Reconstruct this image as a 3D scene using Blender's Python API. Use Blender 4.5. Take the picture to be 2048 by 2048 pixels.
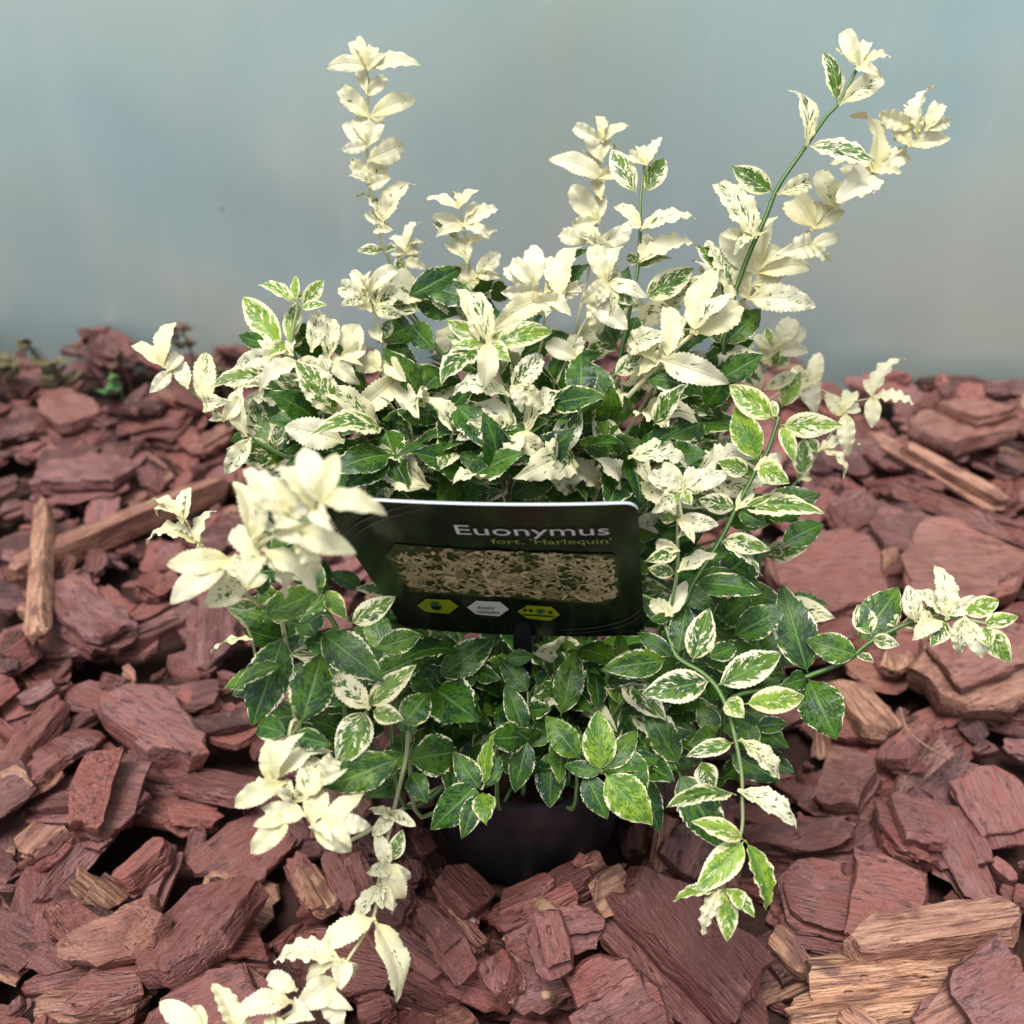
import bpy, bmesh, math, random
import numpy as np
from mathutils import Vector, Matrix, noise as mnoise

for o in list(bpy.data.objects):
    bpy.data.objects.remove(o, do_unlink=True)
scene = bpy.context.scene
COL = scene.collection

# ------------------------------------------------------------------ camera
CAM_H, PITCH, FOV = 0.45, math.radians(34), math.radians(54)
cam_d = bpy.data.cameras.new('camera')
cam = bpy.data.objects.new('camera', cam_d)
COL.objects.link(cam)
cam.location = (0, 0, CAM_H)
cam.rotation_euler = (math.radians(90) - PITCH, 0, 0)
cam_d.sensor_width = 36
cam_d.angle = FOV
cam_d.clip_start = 0.01
cam_d.clip_end = 500
cam_d.dof.use_dof = True
cam_d.dof.focus_distance = 0.425
cam_d.dof.aperture_fstop = 8.5
scene.camera = cam

# ------------------------------------------------------------------ sky, sun, exposure
SUN_EL, SUN_AZ = math.radians(74), math.radians(215)
w = bpy.data.worlds.new('World')
scene.world = w
w.use_nodes = True
nt = w.node_tree
nt.nodes.clear()
wo = nt.nodes.new('ShaderNodeOutputWorld')
bg = nt.nodes.new('ShaderNodeBackground')
sky = nt.nodes.new('ShaderNodeTexSky')
sky.sky_type = 'NISHITA'
sky.sun_disc = False
sky.sun_elevation = SUN_EL
sky.sun_rotation = SUN_AZ
sky.air_density = 1.0
sky.dust_density = 4.0
sky.ozone_density = 1.0
hs = nt.nodes.new('ShaderNodeHueSaturation')
hs.inputs['Saturation'].default_value = 0.42
bg.inputs['Strength'].default_value = 0.12
nt.links.new(sky.outputs[0], hs.inputs['Color'])
nt.links.new(hs.outputs[0], bg.inputs['Color'])
nt.links.new(bg.outputs[0], wo.inputs['Surface'])
sl = bpy.data.lights.new('sun', 'SUN')
sl.energy = 2.0
sl.angle = math.radians(22)
sl.color = (1.0, 0.98, 0.95)
sun = bpy.data.objects.new('sun', sl)
COL.objects.link(sun)
sd = Vector((math.sin(SUN_AZ) * math.cos(SUN_EL), math.cos(SUN_AZ) * math.cos(SUN_EL), math.sin(SUN_EL)))
sun.rotation_euler = sd.to_track_quat('Z', 'Y').to_euler()
sun.location = (0, 0, 3)
vs = scene.view_settings
vs.view_transform = 'Standard'
vs.look = 'None'
vs.gamma = 1
vs.use_curve_mapping = False
vs.exposure = 0.64
scene.cycles.max_bounces = 4
scene.cycles.diffuse_bounces = 2
scene.cycles.glossy_bounces = 2
scene.cycles.transmission_bounces = 3

# ------------------------------------------------------------------ helpers
FPX = 1024 / math.tan(FOV / 2)          # focal length in photo pixels
CF = Vector((0, math.cos(PITCH), -math.sin(PITCH)))
CU = Vector((0, math.sin(PITCH), math.cos(PITCH)))
CR = Vector((1, 0, 0))
CO = Vector((0, 0, CAM_H))


def at(px, py, d):
    """photo pixel and distance along the lens axis -> point of the place"""
    return CO + CF * d + CR * ((px - 1024) / FPX * d) + CU * (-(py - 1024) / FPX * d)


def on_level(px, py, z):
    r = CF + CR * ((px - 1024) / FPX) + CU * (-(py - 1024) / FPX)
    return CO + r * ((z - CAM_H) / r.z)


def proj(p):
    q = p - CO
    d = q.dot(CF)
    return 1024 + q.dot(CR) / d * FPX, 1024 - q.dot(CU) / d * FPX, d


def link(name, me, parent=None, loc=None, pw=None):
    o = bpy.data.objects.new(name, me)
    COL.objects.link(o)
    if loc is not None:
        o.location = loc
    if parent is not None:
        o.parent = parent
    return o


def tag(o, label=None, cat=None, group=None, kind=None):
    if label:
        o['label'] = label
    if cat:
        o['category'] = cat
    if group:
        o['group'] = group
    if kind:
        o['kind'] = kind
    return o


def mesh(name, verts, faces, mats=(), smooth=True, attr=None, uv=None):
    me = bpy.data.meshes.new(name)
    me.from_pydata([tuple(v) for v in verts], [], faces)
    for m in mats:
        me.materials.append(m)
    if smooth:
        me.polygons.foreach_set('use_smooth', [True] * len(me.polygons))
    if attr is not None:
        a = me.attributes.new('kindcol', 'FLOAT_COLOR', 'POINT')
        a.data.foreach_set('color', np.asarray(attr, dtype=np.float32).ravel())
    if uv is not None:
        a = me.attributes.new('loc', 'FLOAT_VECTOR', 'POINT')
        a.data.foreach_set('vector', np.asarray(uv, dtype=np.float32).ravel())
    me.update()
    return me


class NT:
    """small node-tree writer"""
    def __init__(self, name):
        self.m = bpy.data.materials.new(name)
        self.m.use_nodes = True
        self.t = self.m.node_tree
        self.t.nodes.clear()
        self.out = self.t.nodes.new('ShaderNodeOutputMaterial')

    def n(self, typ, ins=None, **kw):
        nd = self.t.nodes.new(typ)
        for k, v in kw.items():
            setattr(nd, k, v)
        for k, v in (ins or {}).items():
            s = nd.inputs[k]
            if isinstance(v, bpy.types.NodeSocket):
                self.t.links.new(v, s)
            else:
                s.default_value = v
        return nd

    def math(self, op, a, b=None, c=None, clamp=False):
        nd = self.n('ShaderNodeMath', operation=op, use_clamp=clamp)
        for i, v in enumerate((a, b, c)):
            if v is None:
                continue
            if isinstance(v, bpy.types.NodeSocket):
                self.t.links.new(v, nd.inputs[i])
            else:
                nd.inputs[i].default_value = v
        return nd.outputs[0]

    def mix(self, f, a, b):
        nd = self.n('ShaderNodeMix', data_type='RGBA')
        for k, v in ((0, f), (6, a), (7, b)):
            if isinstance(v, bpy.types.NodeSocket):
                self.t.links.new(v, nd.inputs[k])
            else:
                nd.inputs[k].default_value = v if k == 0 else (*v, 1)[:4]
        return nd.outputs[2]

    def step(self, x, lo, hi, a=0.0, b=1.0):
        nd = self.n('ShaderNodeMapRange', interpolation_type='SMOOTHSTEP')
        for i, v in enumerate((x, lo, hi, a, b)):
            if isinstance(v, bpy.types.NodeSocket):
                self.t.links.new(v, nd.inputs[i])
            else:
                nd.inputs[i].default_value = v
        return nd.outputs[0]

    def noise(self, vec, scale, detail=2.0, rough=0.5, dist=0.0):
        return self.n('ShaderNodeTexNoise', {'Vector': vec, 'Scale': scale, 'Detail': detail, 'Roughness': rough, 'Distortion': dist}).outputs[0]

    def bump(self, h, strength=0.5, dist=0.001, nrm=None):
        nd = self.n('ShaderNodeBump', {'Height': h, 'Strength': strength, 'Distance': dist})
        if nrm is not None:
            self.t.links.new(nrm, nd.inputs['Normal'])
        return nd.outputs[0]

    def done(self, shader):
        self.t.links.new(shader, self.out.inputs['Surface'])
        return self.m


def simple_mat(name, col, rough=0.6, spec=0.4, nscale=300, namp=0.25, bump=0.3, metallic=0.0):
    k = NT(name)
    co = k.n('ShaderNodeTexCoord').outputs['Object']
    f = k.noise(co, nscale, 4, 0.6)
    c = k.mix(f, tuple(x * (1 - namp) for x in col), tuple(min(1, x * (1 + namp)) for x in col))
    b = k.bump(f, bump, 0.0006)
    p = k.n('ShaderNodeBsdfPrincipled', {'Base Color': c, 'Roughness': rough, 'Specular IOR Level': spec, 'Normal': b, 'Metallic': metallic})
    return k.done(p.outputs[0])


# ------------------------------------------------------------------ materials
def leaf_material():
    k = NT('variegated_leaf')
    loc = k.n('ShaderNodeAttribute', attribute_name='loc')
    kc = k.n('ShaderNodeAttribute', attribute_name='kindcol')
    s = k.n('ShaderNodeSeparateXYZ', {0: loc.outputs['Vector']})
    c = k.n('ShaderNodeSeparateColor', {0: kc.outputs['Color']})
    u, v = s.outputs[0], s.outputs[1]
    g, lime, seed = c.outputs[0], c.outputs[1], c.outputs[2]
    au = k.math('ABSOLUTE', u)
    seed = k.math('MULTIPLY', seed, 97.0)
    # coordinates that run out along the side veins
    across = k.math('SUBTRACT', v, k.math('MULTIPLY', au, 0.30))
    vec = k.n('ShaderNodeCombineXYZ', {0: k.math('MULTIPLY', u, 2.3), 1: k.math('MULTIPLY', across, 8.5), 2: seed}).outputs[0]
    n1 = k.noise(vec, 1.15, 3.0, 0.58, 0.5)
    vec2 = k.n('ShaderNodeCombineXYZ', {0: k.math('MULTIPLY', u, 1.0), 1: k.math('MULTIPLY', v, 2.0), 2: k.math('ADD', seed, 31.0)}).outputs[0]
    n2 = k.noise(vec2, 1.0, 2.0, 0.5, 0.2)
    vec3 = k.n('ShaderNodeCombineXYZ', {0: k.math('MULTIPLY', u, 6.0), 1: k.math('MULTIPLY', across, 17.0), 2: seed}).outputs[0]
    n3 = k.noise(vec3, 1.3, 2.0, 0.6, 0.4)
    # field: green where it exceeds 0.5
    field = k.math('ADD', k.math('MULTIPLY', n1, 1.05), k.math('MULTIPLY', n2, 0.40))
    field = k.math('ADD', field, k.math('MULTIPLY', n3, 0.62))
    field = k.math('SUBTRACT', field, k.math('MULTIPLY', k.math('POWER', au, 3.6), k.math('ADD', 0.14, k.math('MULTIPLY', n2, 0.66))))
    field = k.math('ADD', field, k.math('MULTIPLY', g, 0.9))
    mask = k.step(field, 1.402, 1.438)
    # two greens
    gsel = k.step(k.math('ADD', k.math('MULTIPLY', n2, 0.5), k.math('MULTIPLY', n3, 0.68)), 0.555, 0.615)
    dark = k.mix(gsel, (0.008, 0.036, 0.016), (0.050, 0.140, 0.008))
    lim = k.mix(gsel, (0.075, 0.185, 0.020), (0.27, 0.40, 0.035))
    dark = k.mix(k.step(g, 0.62, 0.40, 0.0, 0.6), dark, (0.010, 0.040, 0.022))
    green = k.mix(lime, dark, lim)
    # veins
    mid = k.step(au, 0.035, 0.10, 1.0, 0.0)
    fr = k.math('FRACT', k.math('MULTIPLY', k.math('SUBTRACT', v, k.math('MULTIPLY', au, 0.22)), 5.5))
    lat = k.step(k.math('ABSOLUTE', k.math('SUBTRACT', fr, 0.5)), 0.0, 0.055, 1.0, 0.0)
    lat = k.math('MULTIPLY', lat, k.step(au, 0.5, 0.9, 1.0, 0.0))
    vein = k.math('MAXIMUM', k.math('MULTIPLY', mid, 0.55), k.math('MULTIPLY', lat, 0.25))
    green = k.mix(vein, green, (0.17, 0.30, 0.09))
    yel = k.math('MULTIPLY', k.math('ADD', k.step(v, 0.5, 0.0, 0.0, 1.0), k.math('ADD', k.math('MULTIPLY', n2, 0.5), k.math('MULTIPLY', c.outputs[2], 0.8))), 0.5, clamp=True)
    cream = k.mix(yel, (0.76, 0.735, 0.575), (0.75, 0.69, 0.33))
    limetint = k.math('MULTIPLY', lime, k.math('MULTIPLY', n1, 0.35))
    cream = k.mix(limetint, cream, (0.62, 0.70, 0.25))
    col = k.mix(mask, cream, green)
    hgt = k.math('ADD', k.math('MULTIPLY', vein, -1.0), k.math('MULTIPLY', n3, 0.35))
    bmp = k.bump(hgt, 0.5, 0.0010)
    rough = k.math('ADD', 0.36, k.math('MULTIPLY', k.math('SUBTRACT', 1.0, mask), 0.2))
    p = k.n('ShaderNodeBsdfPrincipled', {'Base Color': col, 'Roughness': rough, 'Specular IOR Level': 0.34, 'Normal': bmp})
    tr = k.n('ShaderNodeBsdfTranslucent', {'Color': k.mix(mask, (0.78, 0.72, 0.40), (0.10, 0.22, 0.02)), 'Normal': bmp})
    mx = k.n('ShaderNodeMixShader', {0: 0.18, 1: p.outputs[0], 2: tr.outputs[0]})
    return k.done(mx.outputs[0])


def stem_material():
    k = NT('shoot_stem')
    kc = k.n('ShaderNodeAttribute', attribute_name='kindcol')
    c = k.n('ShaderNodeSeparateColor', {0: kc.outputs['Color']})
    loc = k.n('ShaderNodeAttribute', attribute_name='loc').outputs['Vector']
    sx = k.n('ShaderNodeSeparateXYZ', {0: loc})
    stripe = k.math('SINE', k.math('MULTIPLY', sx.outputs[0], 25.13))
    nz = k.noise(loc, 6.0, 3.0, 0.6)
    st = k.step(k.math('ADD', k.math('MULTIPLY', stripe, 0.4), k.math('MULTIPLY', nz, 1.2)), 0.55, 0.8)
    grn = k.mix(st, (0.045, 0.11, 0.025), (0.17, 0.27, 0.09))
    crm = k.mix(k.step(nz, 0.52, 0.72), (0.70, 0.64, 0.40), (0.55, 0.33, 0.18))
    crm = k.mix(k.math('MULTIPLY', st, 0.35), crm, (0.33, 0.38, 0.14))
    col = k.mix(c.outputs[0], crm, grn)
    p = k.n('ShaderNodeBsdfPrincipled', {'Base Color': col, 'Roughness': 0.5, 'Specular IOR Level': 0.4, 'Normal': k.bump(nz, 0.4, 0.0005)})
    return k.done(p.outputs[0])


def bark_material():
    k = NT('dyed_bark')
    loc = k.n('ShaderNodeAttribute', attribute_name='loc').outputs['Vector']
    kc = k.n('ShaderNodeAttribute', attribute_name='kindcol')
    c = k.n('ShaderNodeSeparateColor', {0: kc.outputs['Color']})
    tone, wood, mauve = c.outputs[0], c.outputs[1], c.outputs[2]
    fib = k.noise(k.n('ShaderNodeMapping', {'Vector': loc, 'Scale': (38.0, 620.0, 620.0)}).outputs[0], 1.0, 2.0, 0.65, 0.5)
    big = k.noise(k.n('ShaderNodeMapping', {'Vector': loc, 'Scale': (45.0, 80.0, 80.0)}).outputs[0], 1.0, 2.0, 0.55, 0.4)
    fine = k.noise(loc, 1100.0, 2.0, 0.65)
    mid = k.noise(k.n('ShaderNodeMapping', {'Vector': loc, 'Scale': (110.0, 230.0, 230.0)}).outputs[0], 1.0, 3.0, 0.6, 0.5)
    base = k.mix(tone, (0.045, 0.0135, 0.0115), (0.285, 0.096, 0.077))
    base = k.mix(k.math('MULTIPLY', mauve, k.step(big, 0.35, 0.62)), base, (0.225, 0.105, 0.100))
    base = k.mix(k.step(big, 0.58, 0.74, 0.0, 0.5), base, (0.38, 0.150, 0.105))
    base = k.mix(k.step(mid, 0.46, 0.34, 0.0, 0.6), base, (0.055, 0.019, 0.017))
    base = k.mix(k.step(mid, 0.62, 0.72, 0.0, 0.45), base, (0.36, 0.165, 0.130))
    wd = k.mix(k.step(fib, 0.3, 0.7), (0.26, 0.115, 0.070), (0.66, 0.38, 0.235))
    wd = k.mix(k.step(big, 0.52, 0.36, 0.0, 0.75), wd, (0.13, 0.062, 0.048))
    col = k.mix(wood, base, wd)
    col = k.mix(k.math('MULTIPLY', k.step(fib, 0.42, 0.30, 0.0, 0.75), k.math('ADD', 0.5, k.math('MULTIPLY', wood, 0.5))), col, (0.040, 0.015, 0.013))
    col = k.mix(k.step(fine, 0.62, 0.76, 0.0, 0.3), col, (0.38, 0.19, 0.155))
    h = k.math('ADD', k.math('MULTIPLY', fib, 0.55), k.math('MULTIPLY', mid, 0.55))
    h = k.math('ADD', h, k.math('MULTIPLY', fine, 0.20))
    pit = k.n('ShaderNodeTexVoronoi', {'Vector': k.n('ShaderNodeMapping', {'Vector': loc, 'Scale': (130.0, 260.0, 260.0)}).outputs[0], 'Scale': 1.0}, feature='F1').outputs[0]
    h = k.math('ADD', h, k.math('MULTIPLY', big, 0.6))
    h = k.math('SUBTRACT', h, k.math('MULTIPLY', k.step(pit, 0.35, 0.1), k.math('MULTIPLY', k.step(big, 0.5, 0.6), 0.5)))
    p = k.n('ShaderNodeBsdfPrincipled', {'Base Color': col, 'Roughness': k.step(mid, 0.3, 0.7, 0.36, 0.66), 'Specular IOR Level': 0.45, 'Normal': k.bump(h, 1.0, 0.0028)})
    return k.done(p.outputs[0])


M_LEAF = leaf_material()
M_STEM = stem_material()
M_BARK = bark_material()
M_SOIL = simple_mat('dark_soil', (0.045, 0.022, 0.018), 0.95, 0.2, 420, 0.7, 1.0)
M_POT = simple_mat('black_pot_plastic', (0.012, 0.0125, 0.016), 0.33, 0.5, 160, 0.3, 0.12)


def wall_material():
    k = NT('dull_metal_sheet')
    co = k.n('ShaderNodeTexCoord').outputs['Object']
    big = k.noise(co, 3.4, 2.0, 0.45, 0.4)
    st = k.n('ShaderNodeMapping', {'Vector': co, 'Scale': (9.0, 9.0, 1.6)}).outputs[0]
    run = k.noise(st, 2.2, 4.0, 0.6, 0.4)
    fine = k.noise(co, 260.0, 3.0, 0.6)
    col = k.mix(k.step(big, 0.35, 0.68), (0.49, 0.675, 0.68), (0.63, 0.735, 0.65))  # soft cloudy highlights of the sheet, painted into its colour as blotches
    col = k.mix(k.step(run, 0.45, 0.85, 0.0, 0.22), col, (0.78, 0.81, 0.84))
    spk = k.n('ShaderNodeTexVoronoi', {'Vector': co, 'Scale': 9.0, 'Randomness': 1.0}).outputs[0]
    col = k.mix(k.step(spk, 0.03, 0.015, 0.0, 0.5), col, (0.10, 0.11, 0.11))
    rough = k.math('ADD', 0.28, k.math('MULTIPLY', run, 0.14))
    h = k.math('ADD', k.math('MULTIPLY', big, 8.0), k.math('MULTIPLY', fine, 0.02))
    p = k.n('ShaderNodeBsdfPrincipled', {'Base Color': col, 'Metallic': 0.45, 'Roughness': rough, 'Specular IOR Level': 0.5, 'Normal': k.bump(h, 0.12, 0.004)})
    return k.done(p.outputs[0])


M_WALL = wall_material()

# ------------------------------------------------------------------ ground and wall
M_GROUND = simple_mat('pale_gravelly_ground', (0.30, 0.31, 0.29), 0.9, 0.2, 40, 0.3, 0.6)
GZ = -0.03
g = mesh('ground', [(-120, -120, GZ), (120, -120, GZ), (120, 120, GZ), (-120, 120, GZ)], [(0, 1, 2, 3)], [M_GROUND], False)
tag(link('ground', g), kind='structure')
# soil of the planting bed, an uneven sheet under the bark
BX0, BX1, BY0, BY1 = -1.15, 1.15, -0.12, 1.14
wl = on_level(0, 716, 0.0)
wr = on_level(2048, 772, 0.0)
wdir = (wr - wl).normalized()
wall_y = lambda x: wl.y + (x - wl.x) * wdir.y / wdir.x
vv, ff = [], []
NX, NY = 70, 40
for j in range(NY + 1):
    for i in range(NX + 1):
        x = BX0 + (BX1 - BX0) * i / NX
        y = BY0 + (wall_y(x) + 0.05 - BY0) * j / NY
        vv.append((x, y, -0.012 + 0.008 * mnoise.noise((x * 9, y * 9, 2))))
for j in range(NY):
    for i in range(NX):
        a = j * (NX + 1) + i
        ff.append((a, a + 1, a + NX + 2, a + NX + 1))
tag(link('planting_bed', mesh('planting_bed', vv, ff, [M_SOIL])), kind='structure')

# the sheet wall: a thin folded panel with a rounded top edge
L = 3.4
wc = (wl + wr) / 2
wn = Vector((wdir.y, -wdir.x, 0))
bm = bmesh.new()
prof = [(0.0, -0.06), (0.0, 0.9), (0.004, 0.908), (0.012, 0.91), (0.03, 0.91), (0.03, 0.905), (0.006, 0.905), (0.004, 0.9), (0.004, -0.06)]
rows = []
for s in range(25):
    t = -L / 2 + L * s / 24
    rows.append([bm.verts.new(Vector((wdir.x * t, wdir.y * t, z)) - wn * d) for d, z in prof])
for a, b in zip(rows, rows[1:]):
    for q in range(len(prof)):
        r = (q + 1) % len(prof)
        bm.faces.new((a[q], b[q], b[r], a[r]))
bm.faces.new(rows[0]); bm.faces.new(rows[-1][::-1])
bmesh.ops.recalc_face_normals(bm, faces=bm.faces)
me = bpy.data.meshes.new('sheet_wall'); bm.to_mesh(me); bm.free(); me.materials.append(M_WALL)
tag(link('sheet_wall', me, loc=(wc.x, wc.y, 0)), 'smooth dull blue-grey sheet wall rising behind the bark bed', 'wall')

# ------------------------------------------------------------------ bark chips
POT_R0, POT_H, POT_Z = 0.046, 0.074, 0.020
POT = on_level(1056, 1780, POT_Z) + Vector((0, POT_R0, 0))
rng = random.Random(11)


def chip_geo(rg, lx, ly, th, kind='slab', nseg=18, bend=0.0, col=(0.5, 0, 0, 1)):
    """one piece of bark: one to four splintered plates of the same grain lying on each other; long axis x"""
    fine = nseg > 20
    V, F, C, LO = [], [], [], []
    npl = {'slab': rg.choice((1, 2, 2, 3)), 'chunk': rg.choice((2, 3, 4)), 'stick': rg.choice((1, 1, 2))}[kind]
    if not fine:
        npl = min(npl, 2)
    cuts = sorted(rg.uniform(0.2, 0.9) for _ in range(npl - 1))
    zs = [0.0] + [q * th for q in cuts] + [th]
    ke, ks = (4, 6) if fine else (2, 3)
    cx_ = lambda: rg.uniform(0, 0.42)
    cy_ = lambda: rg.uniform(0, 0.8) if rg.random() < 0.55 else rg.uniform(0, 0.35)
    cor = [(-1 + cx_(), -1 + cy_()), (1 - cx_(), -1 + cy_()), (1 - cx_(), 1 - cy_()), (-1 + cx_(), 1 - cy_())]
    if kind == 'stick':
        cor = [(x * 1.0, math.copysign(max(abs(y), 0.8), y)) for x, y in cor]
    seed = rg.uniform(0, 300)
    warp = rg.uniform(-0.10, 0.10)
    for pl in range(npl):
        z0, z1 = zs[pl], zs[pl + 1]
        # upper plates have broken away at one end or side
        x0, x1, y0, y1 = -1, 1, -1, 1
        if pl > 0:
            cutk = rg.random()
            if cutk < 0.45:
                x1 = rg.uniform(0.0, 0.75)
            elif cutk < 0.7:
                x0 = rg.uniform(-0.75, 0.0)
            else:
                y1 = rg.uniform(0.1, 0.7)
            if rg.random() < 0.5:
                y0 = rg.uniform(-0.8, -0.2)
        pts = []
        for e in range(4):
            (ax, ay), (bx, by) = cor[e], cor[(e + 1) % 4]
            n = ks if e % 2 == 0 else ke
            for i in range(n):
                t = i / n + (rg.uniform(-0.25, 0.25) / n if i else 0)
                x, y = ax + (bx - ax) * t, ay + (by - ay) * t
                bow = 4 * t * (1 - t)
                if e % 2 == 0:
                    y += (0.22 if kind != 'stick' else 0.03) * math.copysign(bow, y) + rg.uniform(-0.13, 0.13) * (0.4 if kind == 'stick' else 1)
                else:
                    x += 0.14 * math.copysign(bow, x) + rg.uniform(-0.15, 0.12) * (0.5 if kind == 'stick' else 1)
                pts.append((min(x1 + rg.uniform(0, 0.06), max(x0 - rg.uniform(0, 0.06), x)), min(y1 + rg.uniform(0, 0.05), max(y0 - rg.uniform(0, 0.05), y))))
        n = len(pts)
        mx, my = sum(p[0] for p in pts) / n, sum(p[1] for p in pts) / n
        tl = min(1, max(0, col[0] + rg.uniform(-0.25, 0.25)))
        wl_ = min(1, max(0, col[1] + (rg.uniform(0.2, 0.5) if pl < npl - 1 and rg.random() < 0.12 else 0)))
        cc_ = (tl, wl_, min(1, max(0, col[2] + rg.uniform(-0.3, 0.3))), 1)
        off = (rg.uniform(0, 9), rg.uniform(0, 9), rg.uniform(0, 9))
        tx, ty = rg.uniform(-0.22, 0.22) * (z1 - z0), rg.uniform(-0.22, 0.22) * (z1 - z0)
        rings = []
        spec = [(0.93, 0, 0.0), (1.0, 0.35, 0.0), (1.0, 0.85, 0.0), (0.965, 1.0, 0.02)] + ([(0.72, 1.0, 0.05), (0.42, 1.0, 0.06)] if fine else [(0.5, 1.0, 0.05)])
        for f, zt, na in spec:
            r = []
            for x, y in pts:
                if 0 < zt < 1:
                    f2 = f * (1 + rg.uniform(-0.035, 0.035))
                else:
                    f2 = f
                qx, qy = mx + (x - mx) * f2, my + (y - my) * f2
                z = z0 + (z1 - z0) * zt + zt * (tx * qx + ty * qy)
                if na:
                    z += th * na * 1.6 * mnoise.noise((qx * 2.2 + seed, qy * 2.2, pl * 3.1))
                z += bend * (2 * qx * qx - 1) * lx * 0.25 + bend * 0.4 * qy * qy * ly + warp * qx * qy * ly * 0.3
                jt = 0.035 if 0 < zt else 0
                qx, qy = qx + rg.uniform(-jt, jt), qy + rg.uniform(-jt, jt) * 1.6
                V.append((qx * lx / 2, qy * ly / 2, z)); C.append(cc_)
                LO.append((qx * lx / 2 + off[0], qy * ly / 2 + off[1], z + off[2]))
                r.append(len(V) - 1)
            rings.append(r)
        for q, zt in ((0, 1), (1, 0)):
            z = (z0 + (z1 - z0) * zt) + bend * (2 * mx * mx - 1) * lx * 0.25
            V.append((mx * lx / 2, my * ly / 2, z)); C.append(cc_); LO.append((mx * lx / 2 + off[0], my * ly / 2 + off[1], z + off[2]))
        ct, cb = len(V) - 2, len(V) - 1
        for i in range(n):
            j = (i + 1) % n
            F.append((cb, rings[0][j], rings[0][i]))
            for a, b in zip(rings, rings[1:]):
                F.append((a[i], a[j], b[j], b[i]))
            F.append((ct, rings[-1][i], rings[-1][j]))
    return V, F, C, LO


# height field of the heap, so that every piece lies on those below it
RES = 0.005
GX, GY = int((BX1 - BX0) / RES), int((BY1 - BY0) / RES)
H = np.zeros((GX, GY))
TOP = -np.ones((GX, GY), dtype=int)
xs = BX0 + (np.arange(GX) + 0.5) * RES
ys = BY0 + (np.arange(GY) + 0.5) * RES
XX, YY = np.meshgrid(xs, ys, indexing='ij')
H += 0.012 * np.sin(XX * 9 + 1) * np.cos(YY * 8) + 0.004
wy = wl.y + (XX - wl.x) * wdir.y / wdir.x
H += 0.030 * np.clip((YY - (wy - 0.28)) / 0.28, 0, 1) * (0.75 + 0.35 * np.sin(XX * 7 + 0.5)) # heaped against the wall
potd = np.hypot(XX - POT.x, YY - POT.y)
H -= 0.016 * np.exp(-(potd / 0.12) ** 2)
CHIPS = []


def drop(rg, x, y, ang, lx, ly, th, kind, col, bend=0.0, nseg=18, tilt=0.16, label=None, name='bark_chip', cat='bark chip', extra=0.0):
    ca, sa = math.cos(ang), math.sin(ang)
    R = max(lx, ly) * 0.5
    i0, i1 = int((x - R - BX0) / RES), int((x + R - BX0) / RES) + 1
    j0, j1 = int((y - R - BY0) / RES), int((y + R - BY0) / RES) + 1
    i0, j0, i1, j1 = max(i0, 0), max(j0, 0), min(i1, GX), min(j1, GY)
    if i1 - i0 < 1 or j1 - j0 < 1:
        return
    dx, dy = XX[i0:i1, j0:j1] - x, YY[i0:i1, j0:j1] - y
    u, v = dx * ca + dy * sa, -dx * sa + dy * ca
    m = (np.abs(u / (lx / 2)) ** 2.6 + np.abs(v / (ly / 2)) ** 2.6) < 0.85
    if m.sum() < 3:
        return
    h = H[i0:i1, j0:j1][m]
    uu, vv = u[m], v[m]
    A = np.c_[np.ones(len(h)), uu, vv]
    co, *_ = np.linalg.lstsq(A, h, rcond=None)
    cu = float(np.clip(co[1], -0.5, 0.5)) + rg.uniform(-tilt, tilt)
    cv = float(np.clip(co[2], -0.6, 0.6)) + rg.uniform(-tilt, tilt)
    res = h - cu * uu - cv * vv
    z = float(np.percentile(res, 80)) - 0.0015 + extra
    H[i0:i1, j0:j1][m] = np.maximum(h, z + cu * uu + cv * vv + th * 0.75)
    T = TOP[i0:i1, j0:j1]
    T[m] = len(CHIPS)
    ez = Vector((-cu, -cv, 1)).normalized()
    ex = Vector((1, 0, cu)).normalized()
    ey = ez.cross(ex)
    Rm = Matrix((ex, ey, ez)).transposed()
    Rz = Matrix.Rotation(ang, 3, 'Z')
    CHIPS.append(dict(p=Vector((x, y, z)), M=Rz @ Rm, lx=lx, ly=ly, th=th, kind=kind, col=col, bend=bend, nseg=nseg, label=label, name=name, cat=cat, seed=rg.random()))


def clear_of_pot(x, y, r):
    return math.hypot(x - POT.x, y - POT.y) > POT_R0 + r


def rand_col(rg, lx=0.0):
    t = min(1, max(0, rg.gauss(0.46, 0.30)))
    wd = 0.0
    if rg.random() < 0.10 and lx < 0.042:
        wd = rg.uniform(0.3, 0.8)
    return (t, wd, rg.random() ** 1.5, 1)


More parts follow.
